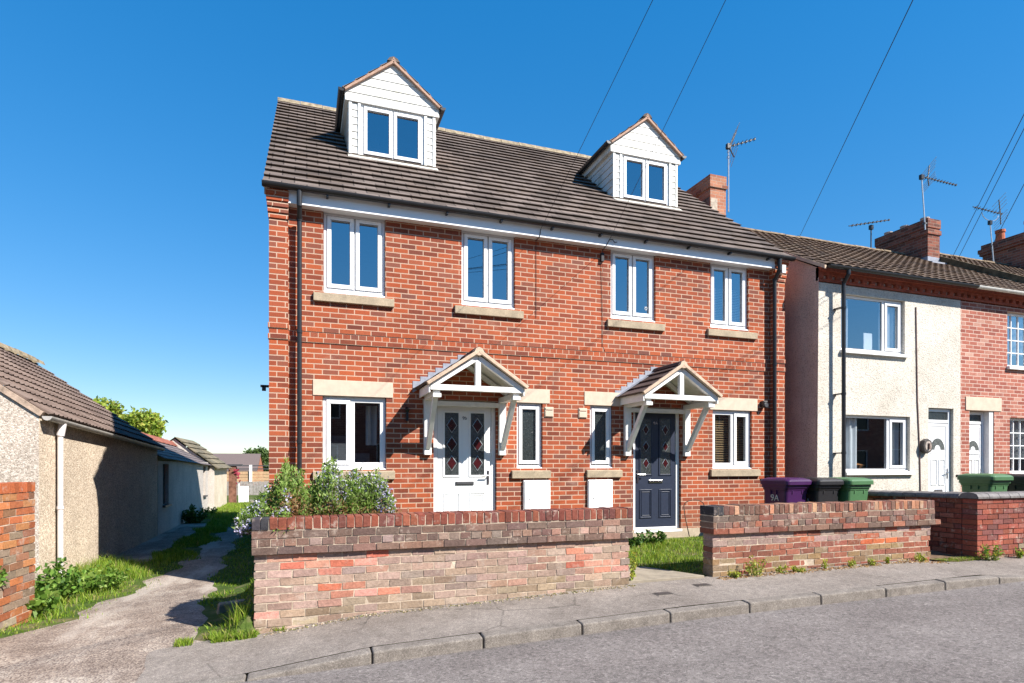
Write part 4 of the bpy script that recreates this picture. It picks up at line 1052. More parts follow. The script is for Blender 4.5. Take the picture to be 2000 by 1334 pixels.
nC_ = thing('terraced_house', 'next terraced house along, roof stepped above its neighbour with a dark chimney', 'house', (19.5, 3.4, .35))
w = MB(); w.face([(17.12, YN, -.1), (21.9, YN, -.1), (21.9, YN, 5.45), (17.12, YN, 5.45)])
w.face([(17.11, y, z) for y, z in reversed([(YN, 5.2), (7.2, 5.2), (3.45, 7.75), (YN-.1, 5.5)])]); w.face([(21.9, YN, -.1), (21.9, 7.2, -.1), (21.9, 7.2, 5.3), (21.9, 3.45, 7.7), (21.9, YN, 5.4)]); w.face([(21.9, 7.2, -.2), (17.1, 7.2, -.2), (17.1, 7.2, 5.3), (21.9, 7.2, 5.3)]); obj('wall', w, M['tbrick'], nC_)
terrace_roof(nC_, 17.1, 21.9, .17)
v = MB().hexa([(17.06, YN-.24, 5.26), (17.16, YN-.24, 5.26), (17.16, 3.45, 7.62), (17.06, 3.45, 7.62), (17.06, YN-.24, 5.45), (17.16, YN-.24, 5.45), (17.16, 3.45, 7.81), (17.06, 3.45, 7.81)]); obj('verge', v, plain('mossy_verge', (.13, .10, .06), .9, .1, .3, 6), nC_)
ch = MB().box(20.98, 21.6, 2.6, 4.1, 5.8, 8.42); ch.box(20.92, 21.66, 2.54, 4.16, 8.28, 8.36); ch.box(20.89, 21.69, 2.51, 4.19, 8.36, 8.48); ch.box(20.95, 21.63, 2.57, 4.13, 8.48, 8.62)
co_ = obj('chimney', ch, M['cbrick'], nC_)
for y, r in ((3.75, .135), (2.95, .13)): obj('chimney_pot', MB().lathe([(r, 0), (r*.85, .34), (r*1.02, .34), (r*1.02, .42), (r*.8, .42)], (21.25, y, 8.60), 14), plain('red_pot', (.40, .11, .05), .8), co_)

# ---------------------------------------------------------------- outbuildings along the lane
M['gtile'] = roofmat('garage_roman_tile', [(0, (.125, .088, .072)), (.5, (.165, .118, .096)), (1, (.20, .148, .122))], tw=.33, gauge=.225, o=(0, 0, 2.3), along=1, lich=(.27, .21, .15), lf=.35, joint=False)
b1 = thing('pebbledash_garage', 'pebbledashed outbuilding with brown tiled roof and white downpipe by the lane', 'outbuilding', (-5.4, 4.4, -.15))
X = -3.0; y0, y1 = .92, 7.95; e0, e1 = 2.33, 2.06; XR = -5.45; r0, r1 = 4.13, 3.95; XL = -7.9
b = MB(); b.face([(X, y0, -.4), (X, y1, -.4), (X, y1, e1), (X, y0, e0)]); b.face([(X, y1, -.4), (XL, y1, -.4), (XL, y1, 2.1), (XR, y1, r1), (X, y1, e1)]); b.face([(XL, y1, -.4), (XL, y0, -.4), (XL, y0, 2.2), (XL, y1, 2.1)])
obj('side_wall', b, M['pebble'], b1)
obj('front_wall', MB().face([(XL, y0, -.4), (X, y0, -.4), (X, y0, e0), (XR, y0, r0), (XL, y0, 2.2)]), M['pebble2'], b1)
sd = Vector((XR-X, 0, r0-e0)); Ls = sd.length
Ld = Vector((0, y1-y0, (e1-e0))); LL = Ld.length; Sg = sd.normalized(); Lg = Ld.normalized(); Ng = Lg.cross(Sg); Ng = Ng if Ng.z > 0 else -Ng
def roman(u, k): return .022*max(0., math.sin(2*math.pi*u/.165))**.8
r = MB(); tile_roof(r, Vector((X+.13, y0+.02, e0-.045)), Lg, Sg, Ng, LL+.08, 10, (Ls+.16)/10, .036, roman, 172, under=.035)
r.face([(XR, y0, r0+.03), (XR, y1, r1+.03), (XL-.1, y1, 2.0), (XL-.1, y0, 2.15)]); obj('roof', r, M['gtile'], b1)
rg = MB()
for i in range(16):
    f0, f1 = i/16, (i+1)/16; a = Vector((XR, y0, r0+.02)).lerp(Vector((XR, y1+.08, r1+.02)), f0); c = Vector((XR, y0, r0+.02)).lerp(Vector((XR, y1+.08, r1+.02)), f1-.012/1)
    pr_ = [(-.13, -.02), (-.09, .07), (0, .11), (.09, .07), (.13, -.02)]; n0 = len(rg.v)
    for p in (a, c): rg.v += [(p.x+q[0], p.y, p.z+q[1]+.012*math.sin(i*5)) for q in pr_]
    for j in range(4): rg.f.append((n0+j, n0+j+1, n0+6+j, n0+5+j)); rg.c.append(None)
    rg.f.append((n0, n0+1, n0+2, n0+3, n0+4)); rg.c.append(None)
obj('ridge_tiles', rg, M['ridge'], b1)
vg = MB(); vg.hexa([(X+.02, y0-.03, e0-.06), (X+.02, y0+.06, e0-.06), (XR, y0+.06, r0-.06), (XR, y0-.03, r0-.06), (X+.06, y0-.03, e0+.0), (X+.06, y0+.06, e0+.0), (XR, y0+.06, r0+.03), (XR, y0-.03, r0+.03)]); obj('verge', vg, plain('cement_verge', (.40, .30, .23), .9, .1, .25, 12, bump=.5), b1)
gt = MB(); gutter(gt, (X+.10, y0-.02, e0-.055), (X+.10, y1+.05, e1-.055), .06, (1, 0, 0)); obj('gutter', gt, plain('old_white_gutter', (.44, .41, .38), .5, .3, .15, 5), b1)
dp = MB().tube((X+.10, y0+.55, e0-.12), (X+.07, y0+.55, e0-.3), .05, 12).tube((X+.07, y0+.55, e0-.27), (X+.07, y0+.55, -.2), .036, 12).tube((X+.07, y0+.55, .95), (X+.07, y0+.55, .99), .045, 12)
obj('downpipe', dp, plain('white_pvc_pipe', (.66, .62, .61), .4, .3, .08, 4), b1)

M['rough_white'] = render_mat('whitewashed_wall', (.42, .38, .34), (.56, .51, .46), (.26, .22, .18), .35)
M['slate'] = roofmat('grey_slate', [(0, (.13, .11, .11)), (1, (.22, .175, .165))], tw=.3, gauge=.1, o=(0, 0, 1.6), along=1, lf=.2)
M['cream'] = render_mat('cream_render', (.52, .43, .31), (.66, .58, .46), (.36, .26, .16), .35)
M['redtile'] = roofmat('red_clay_tile', [(0, (.26, .085, .055)), (1, (.36, .13, .085))], tw=.3, gauge=.14, o=(0, 0, 1.6), along=1, lf=.2)
b2 = thing('white_shed', 'low whitewashed shed with dark window slots and slate roof along the lane', 'outbuilding', (-4.4, 12.2, -.17))
hl = [(8.55, 9.25, .55, 1.62), (15.05, 15.6, .48, 1.55)]
w = MB(); wall_open(w, 8.0, 16.2, -.4, 1.70, -3.0, hl, .12, ax='x', sgn=-1)
w.face([(-3.0, 8.0, 1.7), (-3.0, 8.0, 1.86), (-3.0, 16.2, 1.58)][::-1]) if 0 else None
w.face([(-3, 16.2, -.4), (-6, 16.2, -.4), (-6, 16.2, 1.3), (-4.22, 16.2, 2.3), (-3, 16.2, 1.6)]); w.face([(-6, 8, -.4), (-3, 8, -.4), (-3, 8, 1.75), (-4.22, 8, 2.5), (-6, 8, 1.5)]); obj('wall', w, M['rough_white'], b2)
for (a, b_, c, d) in hl:
    obj('window', MB().face([(-3.10, a, c), (-3.10, b_, c), (-3.10, b_, d), (-3.10, a, d)]), M['dark'], b2); obj('window_sill', MB().box(-3.05, -2.93, a-.04, b_+.04, c-.05, c), M['iron'], b2)
sd = Vector((-1.36, 0, .80)); r = MB(); Lr = Vector((0, 8.35, -.20)); Nn = Lr.normalized().cross(sd.normalized()); Nn = Nn if Nn.z > 0 else -Nn
tile_roof(r, (-2.86, 7.97, 1.76), Lr.normalized(), sd.normalized(), Nn, Lr.length, 7, sd.length/7, .016, seg=1); obj('roof', r, M['slate'], b2)
rb = MB(); rb.face([(-4.22, 7.97, 2.56), (-4.22, 16.3, 2.36), (-6.2, 16.3, 1.3), (-6.2, 7.97, 1.5)]); obj('rear_roof', rb, M['redtile'], b2)
rg = MB(); 
for i in range(12): rg.prism([(-4.42, 2.48-.0165*i), (-4.22, 2.68-.0165*i), (-4.02, 2.48-.0165*i)], 'y', 8+i*.69, 8+i*.69+.67)
obj('ridge_tiles', rg, M['redtile'], b2)
b3 = thing('cream_outbuilding', 'cream rendered outbuilding with mossy tiled roof farther along the lane', 'outbuilding', (-4.4, 18.3, -.18))
w = MB(); w.face([(-2.8, 16.3, -.4), (-2.8, 20.2, -.4), (-2.8, 20.2, 1.50), (-2.8, 16.3, 1.50)]); obj('gable_wall', MB().face([(-6.2, 16.3, -.4), (-2.8, 16.3, -.4), (-2.8, 16.3, 1.50), (-4.15, 16.3, 2.58), (-5.5, 16.3, 1.5)]), M['rough_white'], b3); w.face([(-2.8, 20.2, -.4), (-6.2, 20.2, -.4), (-5.5, 20.2, 1.5), (-4.15, 20.2, 2.55), (-2.8, 20.2, 1.5)]); obj('wall', w, M['cream'], b3)
sd = Vector((-1.5, 0, 1.2)); r = MB(); tile_roof(r, (-2.64, 16.2, 1.42), (0, 1, 0), sd.normalized(), Vector((1.2, 0, 1.5)).normalized(), 4.1, 6, sd.length/6, .05, lambda u, k: .03*abs(math.sin(u*11+k)), 30)
r.face([(-4.12, 16.2, 2.64), (-4.12, 20.3, 2.64), (-5.7, 20.3, 1.4), (-5.7, 16.2, 1.4)]); obj('roof', r, roofmat('mossy_tile', [(0, (.11, .10, .07)), (1, (.22, .18, .12))], tw=.3, gauge=.2, o=(0, 0, 1.5), along=1, lich=(.33, .30, .22), lf=.6, joint=False), b3)
gp = thing('gate_post', 'rusty brick gate post with red flowers beyond the cream outbuilding', 'gate post', (-2.55, 20.5, -.2))
obj('pillar', MB().box(-2.75, -2.45, 20.4, 20.7, -.3, 1.55), plain('rusty_post', (.20, .10, .07), .9, .1, .3, 6), gp); obj('cap', MB().box(-2.8, -2.2, 20.35, 20.75, 1.55, 1.63), M['iron'], gp)
fl = MB()
for i in range(26):
    p = Vector((-2.42+random.gauss(0, .07), 20.42+random.gauss(0, .1), 1.22+random.gauss(0, .16))); a = Vector((random.gauss(0, 1), random.gauss(0, 1), random.gauss(0, 1))).normalized()*.05; c = a.orthogonal()
    fl.face([p-a-c, p+a-c, p+a+c, p-a+c])
obj('flowers', fl, plain('red_flower', (.26, .03, .05), .7), gp)
wt = thing('white_gate', 'white painted gate panel beyond the outbuildings', 'gate', (-2.0, 21, -.2)); obj('panel', MB().box(-2.36, -1.98, 21.0, 21.05, -.12, .62).box(-2.4, -2.36, 20.98, 21.07, -.2, .75), M['white'], wt)
# rear fence: grey boards below, tan panels between white posts above
fn = thing('boundary_fence', 'grey board fence topped by tan panels and white posts behind the lane', 'fence', (0, 31, -.2))
bd = MB(); x = -6.
while x < 8: bd.box(x, x+.13, 29, 29.03, -.3, .63+random.uniform(-.02, .02)); x += .14
obj('board_panel', bd, plain('silvered_boards', (.30, .27, .25), .9, .1, .25, 8), fn)
bp = MB(); 
for k in range(4): bp.box(-6, 8, 31.0, 31.04, .45+k*.19, .62+k*.19)
obj('upper_panel', bp, plain('tan_boards', (.46, .30, .17), .8, .2, .15, 6), fn); obj('top_rail', MB().box(-6, 8, 30.96, 31.02, 1.32, 1.38).box(-6, 8, 30.96, 31.02, 1.52, 1.58), M['iron'], fn)
for x in (-4.55, -2.75, -.95, .85): obj('post', MB().box(x, x+.16, 30.9, 31.06, -.3, 1.60), M['wood'], fn)
bg_ = thing('bungalow', 'brown roofed bungalow with red brick gable far behind the lane', 'house', (-6, 50, -.2))
w = MB().box(-13, -3.35, 46, 54, -.9, 1.2); w.prism([(46, 1.2), (54, 1.2), (50, 2.5)], 'x', -3.6, -3.36); obj('wall', w, plain('red_brick_far', (.40, .15, .085), .9, .1, .1, 30), bg_)
r = MB().hexa([(-13.3, 45.5, 1.05), (-3.3, 45.5, 1.05), (-3.3, 50, 2.5), (-13.3, 50, 2.5), (-13.3, 45.5, 1.17), (-3.3, 45.5, 1.17), (-3.3, 50, 2.62), (-13.3, 50, 2.62)]); r.face([(-13.3, 50, 2.6), (-3.3, 50, 2.6), (-3.3, 54.5, 1.1), (-13.3, 54.5, 1.1)][::-1]); obj('roof', r, plain('far_brown_tile', (.15, .115, .105), .9, .1, .1, 12), bg_)

# terrace across the road: seen only as the reflection in the windows
op = thing('opposite_terrace', 'row of brick houses across the road mirrored in the window panes', 'house', (6, -22, 0))
hl = []
for i in range(18):
    a = -18+i*5.2; hl += [(a+.8, a+2.2, 1.3, 2.6), (a+3.4, a+4.3, .2, 2.5), (a+.9, a+2.0, 3.7, 4.9), (a+3.3, a+4.4, 3.7, 4.9)]
w = MB(); wall_open(w, -19, 76, -.6, 5.3, -19, hl, -.12); w.face([(-19, -27, -.6), (-19, -19, -.6), (-19, -19, 5.3), (-19, -23, 7.8), (-19, -27, 5.3)]); w.face([(76, -27, -.6), (76, -19, -.6), (76, -19, 5.3), (76, -23, 7.8), (76, -27, 5.3)]); obj('wall', w, M['tbrick'], op)
gl = MB(); ff = MB()
for (a, b_, c, d) in hl: gl.face([(a, -19.1, c), (b_, -19.1, c), (b_, -19.1, d), (a, -19.1, d)]); ring(ff, a, b_, c, d, .06, -19.09, -19.04)
obj('glazing', gl, M['frost'], op); obj('frames', ff, M['upvc'], op)
r = MB().face([(-19.2, -18.7, 5.2), (76.2, -18.7, 5.2), (76.2, -23, 7.9), (-19.2, -23, 7.9)]); r.face([(-19.2, -27.3, 5.2), (76.2, -27.3, 5.2), (76.2, -23, 7.9), (-19.2, -23, 7.9)]); obj('roof', r, M['slate'], op)
# ---------------------------------------------------------------- wheelie bins
def pl2(name, c): 
    g = G(name, .42, .4); g.base(g.ramp(g.noise(5, 5, .7), [(.3, tuple(.8*k for k in c)), (.65, c)])).bump(g.noise(260, 2), .15, .004); return g.m
BIN = {'purple': (pl2('purple_plastic', (.050, .010, .072)),), 'black': (pl2('black_bin_plastic', (.022, .021, .023)),), 'green': (pl2('green_plastic', (.070, .165, .070)),)}
def make_bin():
    t = thing('wheelie_bin', 'x', 'wheelie bin', (0, 0, 0), 'wheelie bins')
    b = MB(); H = .93     # front faces -x, handle at +x
    def ringp(z, x0, x1, y, r=.05):
        P = []
        for cx, cy, a0 in ((x1-r, y-r, 0), (x0+r, y-r, 90), (x0+r, -y+r, 180), (x1-r, -y+r, 270)):
            for k in range(5):
                a = R(a0+k*22.5); P.append((cx+r*math.cos(a), cy+r*math.sin(a), z))
        return P
    secs = [ringp(.03, -.17, .19, .185), ringp(.10, -.19, .20, .195), ringp(.82, -.255, .235, .228), ringp(.825, -.262, .242, .236), ringp(.86, -.27, .25, .242), ringp(.865, -.285, .262, .252), ringp(H, -.287, .262, .254)]
    n = len(secs[0])
    for s in secs: b.v += s
    for i in range(len(secs)-1):
        for j in range(n):
            k = (j+1) % n; b.f.append((i*n+j, i*n+k, (i+1)*n+k, (i+1)*n+j)); b.c.append(None)
    b.f.append(tuple(range(n-1, -1, -1))); b.c.append(None)
    for y in (-.10, .10): b.box(-.262, -.238, y-.008, y+.008, .775, .83)       # ribs under the rim
    for x in (-.06, .06):
        for s in (-1, 1): b.box(x-.008, x+.008, s*.235-.012, s*.235+.012, .76, .83)
    body = obj('body', b, BIN['green'][0], t, smooth=False)
    l = MB(); A = [ringp(.915, -.325, .285, .268, .06), ringp(.975, -.325, .285, .268, .06), ringp(1.0, -.30, .265, .245, .06), ringp(1.025, -.22, .20, .18, .06)]
    for s in A: l.v += s
    for i in range(3):
        for j in range(n):
            k = (j+1) % n; l.f.append((i*n+j, i*n+k, (i+1)*n+k, (i+1)*n+j)); l.c.append(None)
    l.f.append(tuple(range(n-1, -1, -1))); l.f.append(tuple(range(3*n, 4*n))); l.c += [None, None]
    lid = obj('lid', l, BIN['green'][0], t, bevel=.004)
    h = MB().tube((.315, -.19, .985), (.315, .19, .985), .018, 10); 
    for y in (-.19, .19, -.06, .06): h.box(.25, .325, y-.014, y+.014, .955, .998)
    obj('handle', h, M['black'], t)
    ax = MB().tube((.20, -.20, .10), (.20, .20, .10), .012, 8); obj('axle', ax, M['iron'], t)
    for s in (-1, 1): obj('wheel', MB().tube((.20, s*.205, .10), (.20, s*.25, .10), .10, 20), M['black'], t)
    return t
b0 = make_bin()
def place_bin(first, x, y, z, col, label, rz=0., num=None, nz=.75):
    if first: r = b0
    else:
        r = b0.copy(); COL.objects.link(r)
        for ch in list(b0.children):
            if ch.name.startswith('painted'): continue
            c = ch.copy(); COL.objects.link(c); c.parent = r
    r.location = (x, y, z); r.rotation_euler = (0, 0, rz); r['label'] = label; r.scale = (1.04,)*3
    for ch in r.children:
        if ch.name.split('.')[0] in ('body', 'lid'):
            ch.material_slots[0].link = 'OBJECT'; ch.material_slots[0].material = BIN[col][0]
    return r
bins = [place_bin(False, 8.11, -1.01, .32, 'purple', 'purple wheelie bin with painted white number beside the house corner', R(92)),
        place_bin(False, 8.66, -1.14, .32, 'black', 'dark grey wheelie bin between the purple bin and the green bin', R(88)),
        place_bin(True, 9.21, -1.23, .32, 'green', 'green wheelie bin right of the dark bin against the garden wall', R(91)),
        place_bin(False, 11.86, -1.74, .38, 'green', 'green wheelie bin with plain front behind the rounded blue coping', R(90)),
        place_bin(False, 12.72, -1.80, .37, 'black', 'dark wheelie bin cut off by the right edge of the photo', R(91))]
wp = plain('white_brush_paint', (.5, .48, .47), .7, .2, .1, 30)
for bn, s, z in ((bins[0], '9A', .70), (bins[1], '9A', .635), (bins[2], '9A', .60)):
    o = text('painted_number', s, .15, (-.02, .236-.045*(.82-z)/.72, z), wp, bn, rot=(R(90-3), 0, R(180)), ext=.004); o.location = (0, 0, 0)

# ---------------------------------------------------------------- television aerials
def aerial(label, base, top, boom0, boom1, nel, ln, refl, mat='galv', el='iron'):
    t = thing('tv_aerial', label, 'aerial', base, 'roof aerials')
    m = MB().tube(base, top, .017, 8); obj('mast', m, M[mat], t)
    b0_, b1_ = Vector(boom0), Vector(boom1); d = (b1_-b0_).normalized()
    obj('boom', MB().tube(b0_, b1_, .014, 6), M[el], t)
    obj('clamp', MB().box(top[0]-.05, top[0]+.05, top[1]-.04, top[1]+.04, top[2]-.07, top[2]+.05), M['black'], t)
    side = d.cross(Vector((0, 0, 1))).normalized(); up = side.cross(d).normalized()
    ev = (side*.8+up*.6).normalized()
    for i in range(nel):
        p = b0_.lerp(b1_, (i+.9)/nel); e = ln*(1-.35*i/nel)
        obj('element', MB().tube(p-ev*e, p+ev*e, .007, 5).box(p.x-.02, p.x+.02, p.y-.02, p.y+.02, p.z-.02, p.z+.02), M[el], t)
    if refl:
        rb, ru, rd = refl
        a = b0_.lerp(b1_, rb); rs = (side*.8+up*.6).normalized()
        for q, s in ((ru, 1), (rd, -1)):
            obj('reflector_arm', MB().tube(a, q, .016, 6), M[el], t)
            for k in range(1, 5):
                p = a.lerp(Vector(q), k/4); obj('reflector_rod', MB().tube(p-ev*.24, p+ev*.24, .006, 5), M['galv'], t)
    return t
aerial('tall aerial clamped to the right side of the chimney beside the brick pair', (10.06, 2.80, 7.66), (10.06, 2.80, 9.24), (9.98, 2.80, 9.19), (10.84, 2.80, 9.55), 7, .075, (.1, (10.28, 2.80, 9.60), (10.23, 2.80, 9.00)))
aerial('low slanting aerial on a thin mast behind the ridge left of the brown chimney', (15.77, 3.75, 7.3), (15.72, 3.7, 8.38), (14.88, 3.7, 8.30), (16.42, 3.7, 8.68), 10, .05, None, 'iron')
a3 = aerial('aerial with long level boom on a mast strapped to the brown chimney', (16.42, 2.64, 8.0), (16.28, 2.64, 9.42), (16.24, 2.64, 9.43), (17.62, 2.64, 9.40), 12, .06, (.2, (16.58, 2.64, 9.78), (16.56, 2.64, 9.22)))
obj('bracket', MB().box(16.38, 16.47, 2.62, 2.70, 8.15, 8.2), M['iron'], a3)
a4 = aerial('aerial with fan of reflector rods left of the dark chimney at the right edge', (20.42, 3.4, 7.5), (20.22, 3.4, 9.0), (19.46, 3.4, 9.37), (20.75, 3.4, 9.33), 9, .07, (.95, (20.62, 3.4, 9.75), (20.70, 3.4, 9.00)))
obj('cradle', MB().pipe([(20.22+.36*math.cos(t), 3.4, 9.25-.2*math.sin(t)) for t in np.linspace(0, math.pi, 9)], .01, 5), M['galv'], a4)

# ---------------------------------------------------------------- overhead wires (from a pole that stands out of sight beside the camera)
PT = Vector((3.15, -9.95, 7.55))
def wire_(label, a, b, sag=.12, r=.011):
    a, b = Vector(a), Vector(b); P = []
    for i in range(25):
        f = i/24; p = a.lerp(b, f); P.append(p-Vector((0, 0, sag*4*f*(1-f))))
    w = tag(obj('overhead_wire', MB().pipe(P, r, 6), M['wire']), label, 'wire', 'overhead wires'); return w
wire_('overhead wire crossing between the dormers down to the middle of the white fascia', PT, (4.02, -.17, 5.36), .05, .0032)
wire_('overhead wire crossing in front of the right dormer down to a hook on the fascia', PT+Vector((.02, .05, .05)), (5.20, -.17, 5.25), .05, .0032)
wire_('single overhead wire falling behind the ridge of the white rendered house', (5.322, -6.804, 7.387), (15.561, 6.5, 8.514), .0, .006)
wire_('left wire of the close pair descending behind the brown chimney at the right', PT+Vector((.25, .05, .05)), (22.4, 7.2, 7.0), .0, .006)
wire_('right wire of the close pair descending behind the brown chimney at the right', PT+Vector((.30, .05, .05)), (22.7, 7.2, 7.0), .0, .006)
wire_('rightmost overhead wire descending towards the dark chimney at the right edge', PT+Vector((.45, .1, .0)), (24.0, 7.4, 6.6), .0, .006)
# ---------------------------------------------------------------- plants
def leafmat(name, tr=.35):
    g = G(name, .55, .25); c = g.attr("Col"); g.base(c); n = g.n
    t = n.new("ShaderNodeBsdfTranslucent"); mc = g.mix(1., c, (1.25, 1.3, .6), 'MULTIPLY'); g.l(mc, t.inputs[0])
    mx = n.new("ShaderNodeMixShader"); mx.inputs[0].default_value = tr
    g.l(g.b.outputs[0], mx.inputs[1]); g.l(t.outputs[0], mx.inputs[2]); g.l(mx.outputs[0], g.out.inputs[0]); return g.m
M['leaf'] = leafmat('leaf'); M['grass'] = leafmat('grass_blade', .3); M['petal'] = leafmat('petal', .25)
M['bark'] = plain('bark', (.10, .075, .05), .95, .1, .3, 12, bump=.6)
def cols(n, pal, w=None, v=.2):
    pal = np.array(pal); i = rng.choice(len(pal), n, p=None if w is None else np.array(w)/np.sum(w))
    return np.clip(pal[i]*rng.uniform(1-v, 1+v, (n, 1)), 0, 1)
def blades(name, P, h, wd, col, lean=.35, parent=None, mat='grass'):
    """grass: two-segment tapering blades at P (n,3)"""
    n = len(P); a = rng.uniform(0, 2*np.pi, n); L = rng.normal(0, lean, (n, 2))*h[:, None]
    dx = np.cos(a)*wd; dy = np.sin(a)*wd
    b0 = P+np.stack([dx, dy, np.zeros(n)], 1); b1 = P-np.stack([dx, dy, np.zeros(n)], 1)
    m = P+np.stack([L[:, 0]*.35, L[:, 1]*.35, h*.6], 1); m0 = m+np.stack([dx, dy, 0*dx], 1)*.7; m1 = m-np.stack([dx, dy, 0*dx], 1)*.7
    t = P+np.stack([L[:, 0], L[:, 1], h], 1); t0 = t+np.stack([dx, dy, 0*dx], 1)*.12
    V = np.stack([b0, b1, m1, m0, t, t0], 1).reshape(-1, 3); o = np.arange(n)*6
    F = np.concatenate([np.stack([o, o+1, o+2, o+3], 1), np.stack([o+3, o+2, o+4, o+5], 1)])
    return npobj(name, V, F, M[mat], parent, np.concatenate([col, col]))
def leaves(name, P, D, ln, wd, col, parent=None, mat='leaf', curl=.15):
    """leaf quads (kite shaped) at P along directions D"""
    n = len(P); D = D/np.linalg.norm(D, axis=1)[:, None]; r = rng.normal(0, 1, (n, 3)); S = np.cross(D, r); S /= np.linalg.norm(S, axis=1)[:, None]; U = np.cross(S, D)
    ln = np.broadcast_to(ln, n)[:, None]; wd = np.broadcast_to(wd, n)[:, None]
    V = np.stack([P, P+D*ln*.45+S*wd+U*ln*curl*.5, P+D*ln, P+D*ln*.45-S*wd+U*ln*curl*.5], 1).reshape(-1, 3); o = np.arange(n)*4
    return npobj(name, V, np.stack([o, o+1, o+2, o+3], 1), M[mat], parent, col)
def scatter(n, x0, x1, y0, y1, test):
    out = []
    while len(out) < n:
        x = rng.uniform(x0, x1, n*2); y = rng.uniform(y0, y1, n*2)
        for a, b in zip(x, y):
            if test(a, b): out.append((a, b))
            if len(out) >= n: break
    return np.array(out[:n])
def pn(x, y, s=0): return math.sin(x*3.1+s)*math.sin(y*2.7+s*1.7)+.6*math.sin(x*7.3+y*4.1+s)+.4*math.sin(y*11.3-x*6.1+s)
GR = [(.135, .235, .018), (.20, .30, .028), (.28, .33, .05), (.09, .165, .014), (.34, .29, .12)]
def turf(name, n, x0, x1, y0, y1, test, h0, h1, zf, w=(4, 4, 2.5, 2.5, 1.2), hs=None, lean=.4, wd=.004):
    xy = scatter(n, x0, x1, y0, y1, test)
    z = np.array([zf(a, b)-.006 for a, b in xy]); hm = np.array([(hs(a, b) if hs else 1.)*(1+.35*pn(a, b, 2)) for a, b in xy])
    h = np.clip(rng.uniform(h0, h1, n)*np.clip(hm, .35, 3), .012, .6)
    o = blades(name, np.column_stack([xy, z]), h, rng.uniform(.7, 1.5, n)*wd, cols(n, GR, w), lean); return o
def t_left(x, y):
    e = lx(y)+.10*math.sin(y*3.1)+.05*math.sin(y*7.7)
    if x > e+.05+.12*pn(x, y, 1): return x < e+.26 and rng.random() < .10
    if -2.75 < x < -2.05 and -.75 < y < -.35: return rng.random() < .12      # bare patch
    if pn(x*1.7, y*1.7, 5) > 1.05: return rng.random() < .25
    d = e-x
    return rng.random() < min(1, .25+d*2.6)
tag(turf('grass_verge', 20000, -4.3, -1.5, -3.1, 3.4, t_left, .04, .105, g_z, hs=lambda x, y: .55+min(1.5, max(0, (lx(y)-x)*1.9))), 'bright green grass verge between the lane and the buildings', 'grass', kind='stuff')
def t_mid(x, y):
    return -2.25+.1*pn(x, y, 3) < x < lx(y)+.12*math.sin(y*2.2)+.16*pn(x, y, 4) and rng.random() < .9
tag(turf('lane_grass', 9000, -2.9, -1.2, 3.3, 13, t_mid, .04, .10, g_z, w=(5, 2, 1, 4, .2), wd=.006), 'shaded strip of grass along the lane beside the sheds', 'grass', kind='stuff')
def t_far(x, y): return x < -1.55-.10*(y-12)*.3+.2*pn(x, y, 1)
tag(turf('far_grass', 5000, -2.85, -1.3, 12.6, 20.5, t_far, .05, .12, g_z, w=(4, 5, 4, 1, 1), wd=.010), 'sunlit grass at the far end of the lane', 'grass', kind='stuff')
def t_right(x, y):
    e = rx_(y)+.09*math.sin(y*2.7+1)+.05*math.sin(y*8.3)
    return x > e-.02+.10*pn(x, y, 6) and rng.random() < .95
tag(turf('wall_verge_grass', 9000, -1.3, -.02, -2.95, 11.5, t_right, .025, .06, g_z, w=(4, 3, 2, 3, .5), wd=.0045), 'grass strip between the lane and the long garden wall', 'grass', kind='stuff')
tag(turf('kerbside_grass', 1300, -.62, .42, -3.12, -2.92, lambda x, y: y < -2.97-.12*(x+.1)*.5+.0*x and y > -3.06-.06*pn(x, 1)-.10*(x < .05) and pn(x*3, y, 2) > -.7, .02, .07, lambda x, y: pav_z(x, y), w=(3, 5, 4, 1, 1)), 'tufts of bright grass at the foot of the garden wall end', 'grass', kind='stuff')
def t_lawn(x, y):
    if x < 4.02+.22*(-1.2-y)*-1 and y < -1.2 and x < 4.95+.45*(y+2.2)*-1*-1: pass
    edge = 4.92-.62*(y+3.0) if y < -.6 else 3.5
    return x > edge+.10*pn(x, y, 3) and not (y > -.22 and 5.2 < x < 8.9)
tag(turf('lawn', 15000, 3.6, 8.8, -2.80, -.10, t_lawn, .03, .075, garden_z, w=(3, 5, 5, 1, 1.2), wd=.0045), 'small patch of sunny lawn before the navy door', 'grass', kind='stuff')
tag(turf('slab_moss', 500, 3.6, 4.9, -2.35, -2.15, lambda x, y: abs(y+2.26) < .05, .02, .05, garden_z, w=(3, 5, 4, 1, 1)), 'moss and grass growing in the joint between path slabs', 'moss', kind='stuff')

def clump(name, label, cat, x, y, z, r, h, n, ln, wd, pal, group=None, w=None, nb=0, stem=True, flat=1.):
    """a leafy plant: stems from one root, leaves along them"""
    t = thing(name, label, cat, (x, y, z), group); ns = max(4, n//22); P = []; D = []; sm = MB()
    for i in range(ns):
        a = rng.uniform(0, 2*np.pi); q = rng.uniform(.1, 1)**.6*r; hh = h*rng.uniform(.55, 1)*(1-.45*(q/r)**2); b = np.array([x+math.cos(a)*q*.35, y+math.sin(a)*q*.35*flat, z]); e = np.array([x+math.cos(a)*q, y+math.sin(a)*q*flat, z+hh])
        if stem: sm.tube(b, e, .003, 4, .0015)
        for k in range(22):
            f = rng.uniform(.12, 1.02); p = b*(1-f)+e*f; d = rng.normal(0, 1, 3)+np.array([0, 0, .35]); P.append(p+rng.normal(0, .012, 3)); D.append(d)
    P = np.array(P); D = np.array(D); m = len(P)
    leaves('foliage', P, D, rng.uniform(.6, 1.2, m)*ln, rng.uniform(.6, 1.2, m)*wd, cols(m, pal, w, .25), t)
    if stem: obj('stems', sm, plain('weed_stem', (.13, .16, .04), .8) if 'weed_stem' not in M else M['weed_stem'], t)
    return t
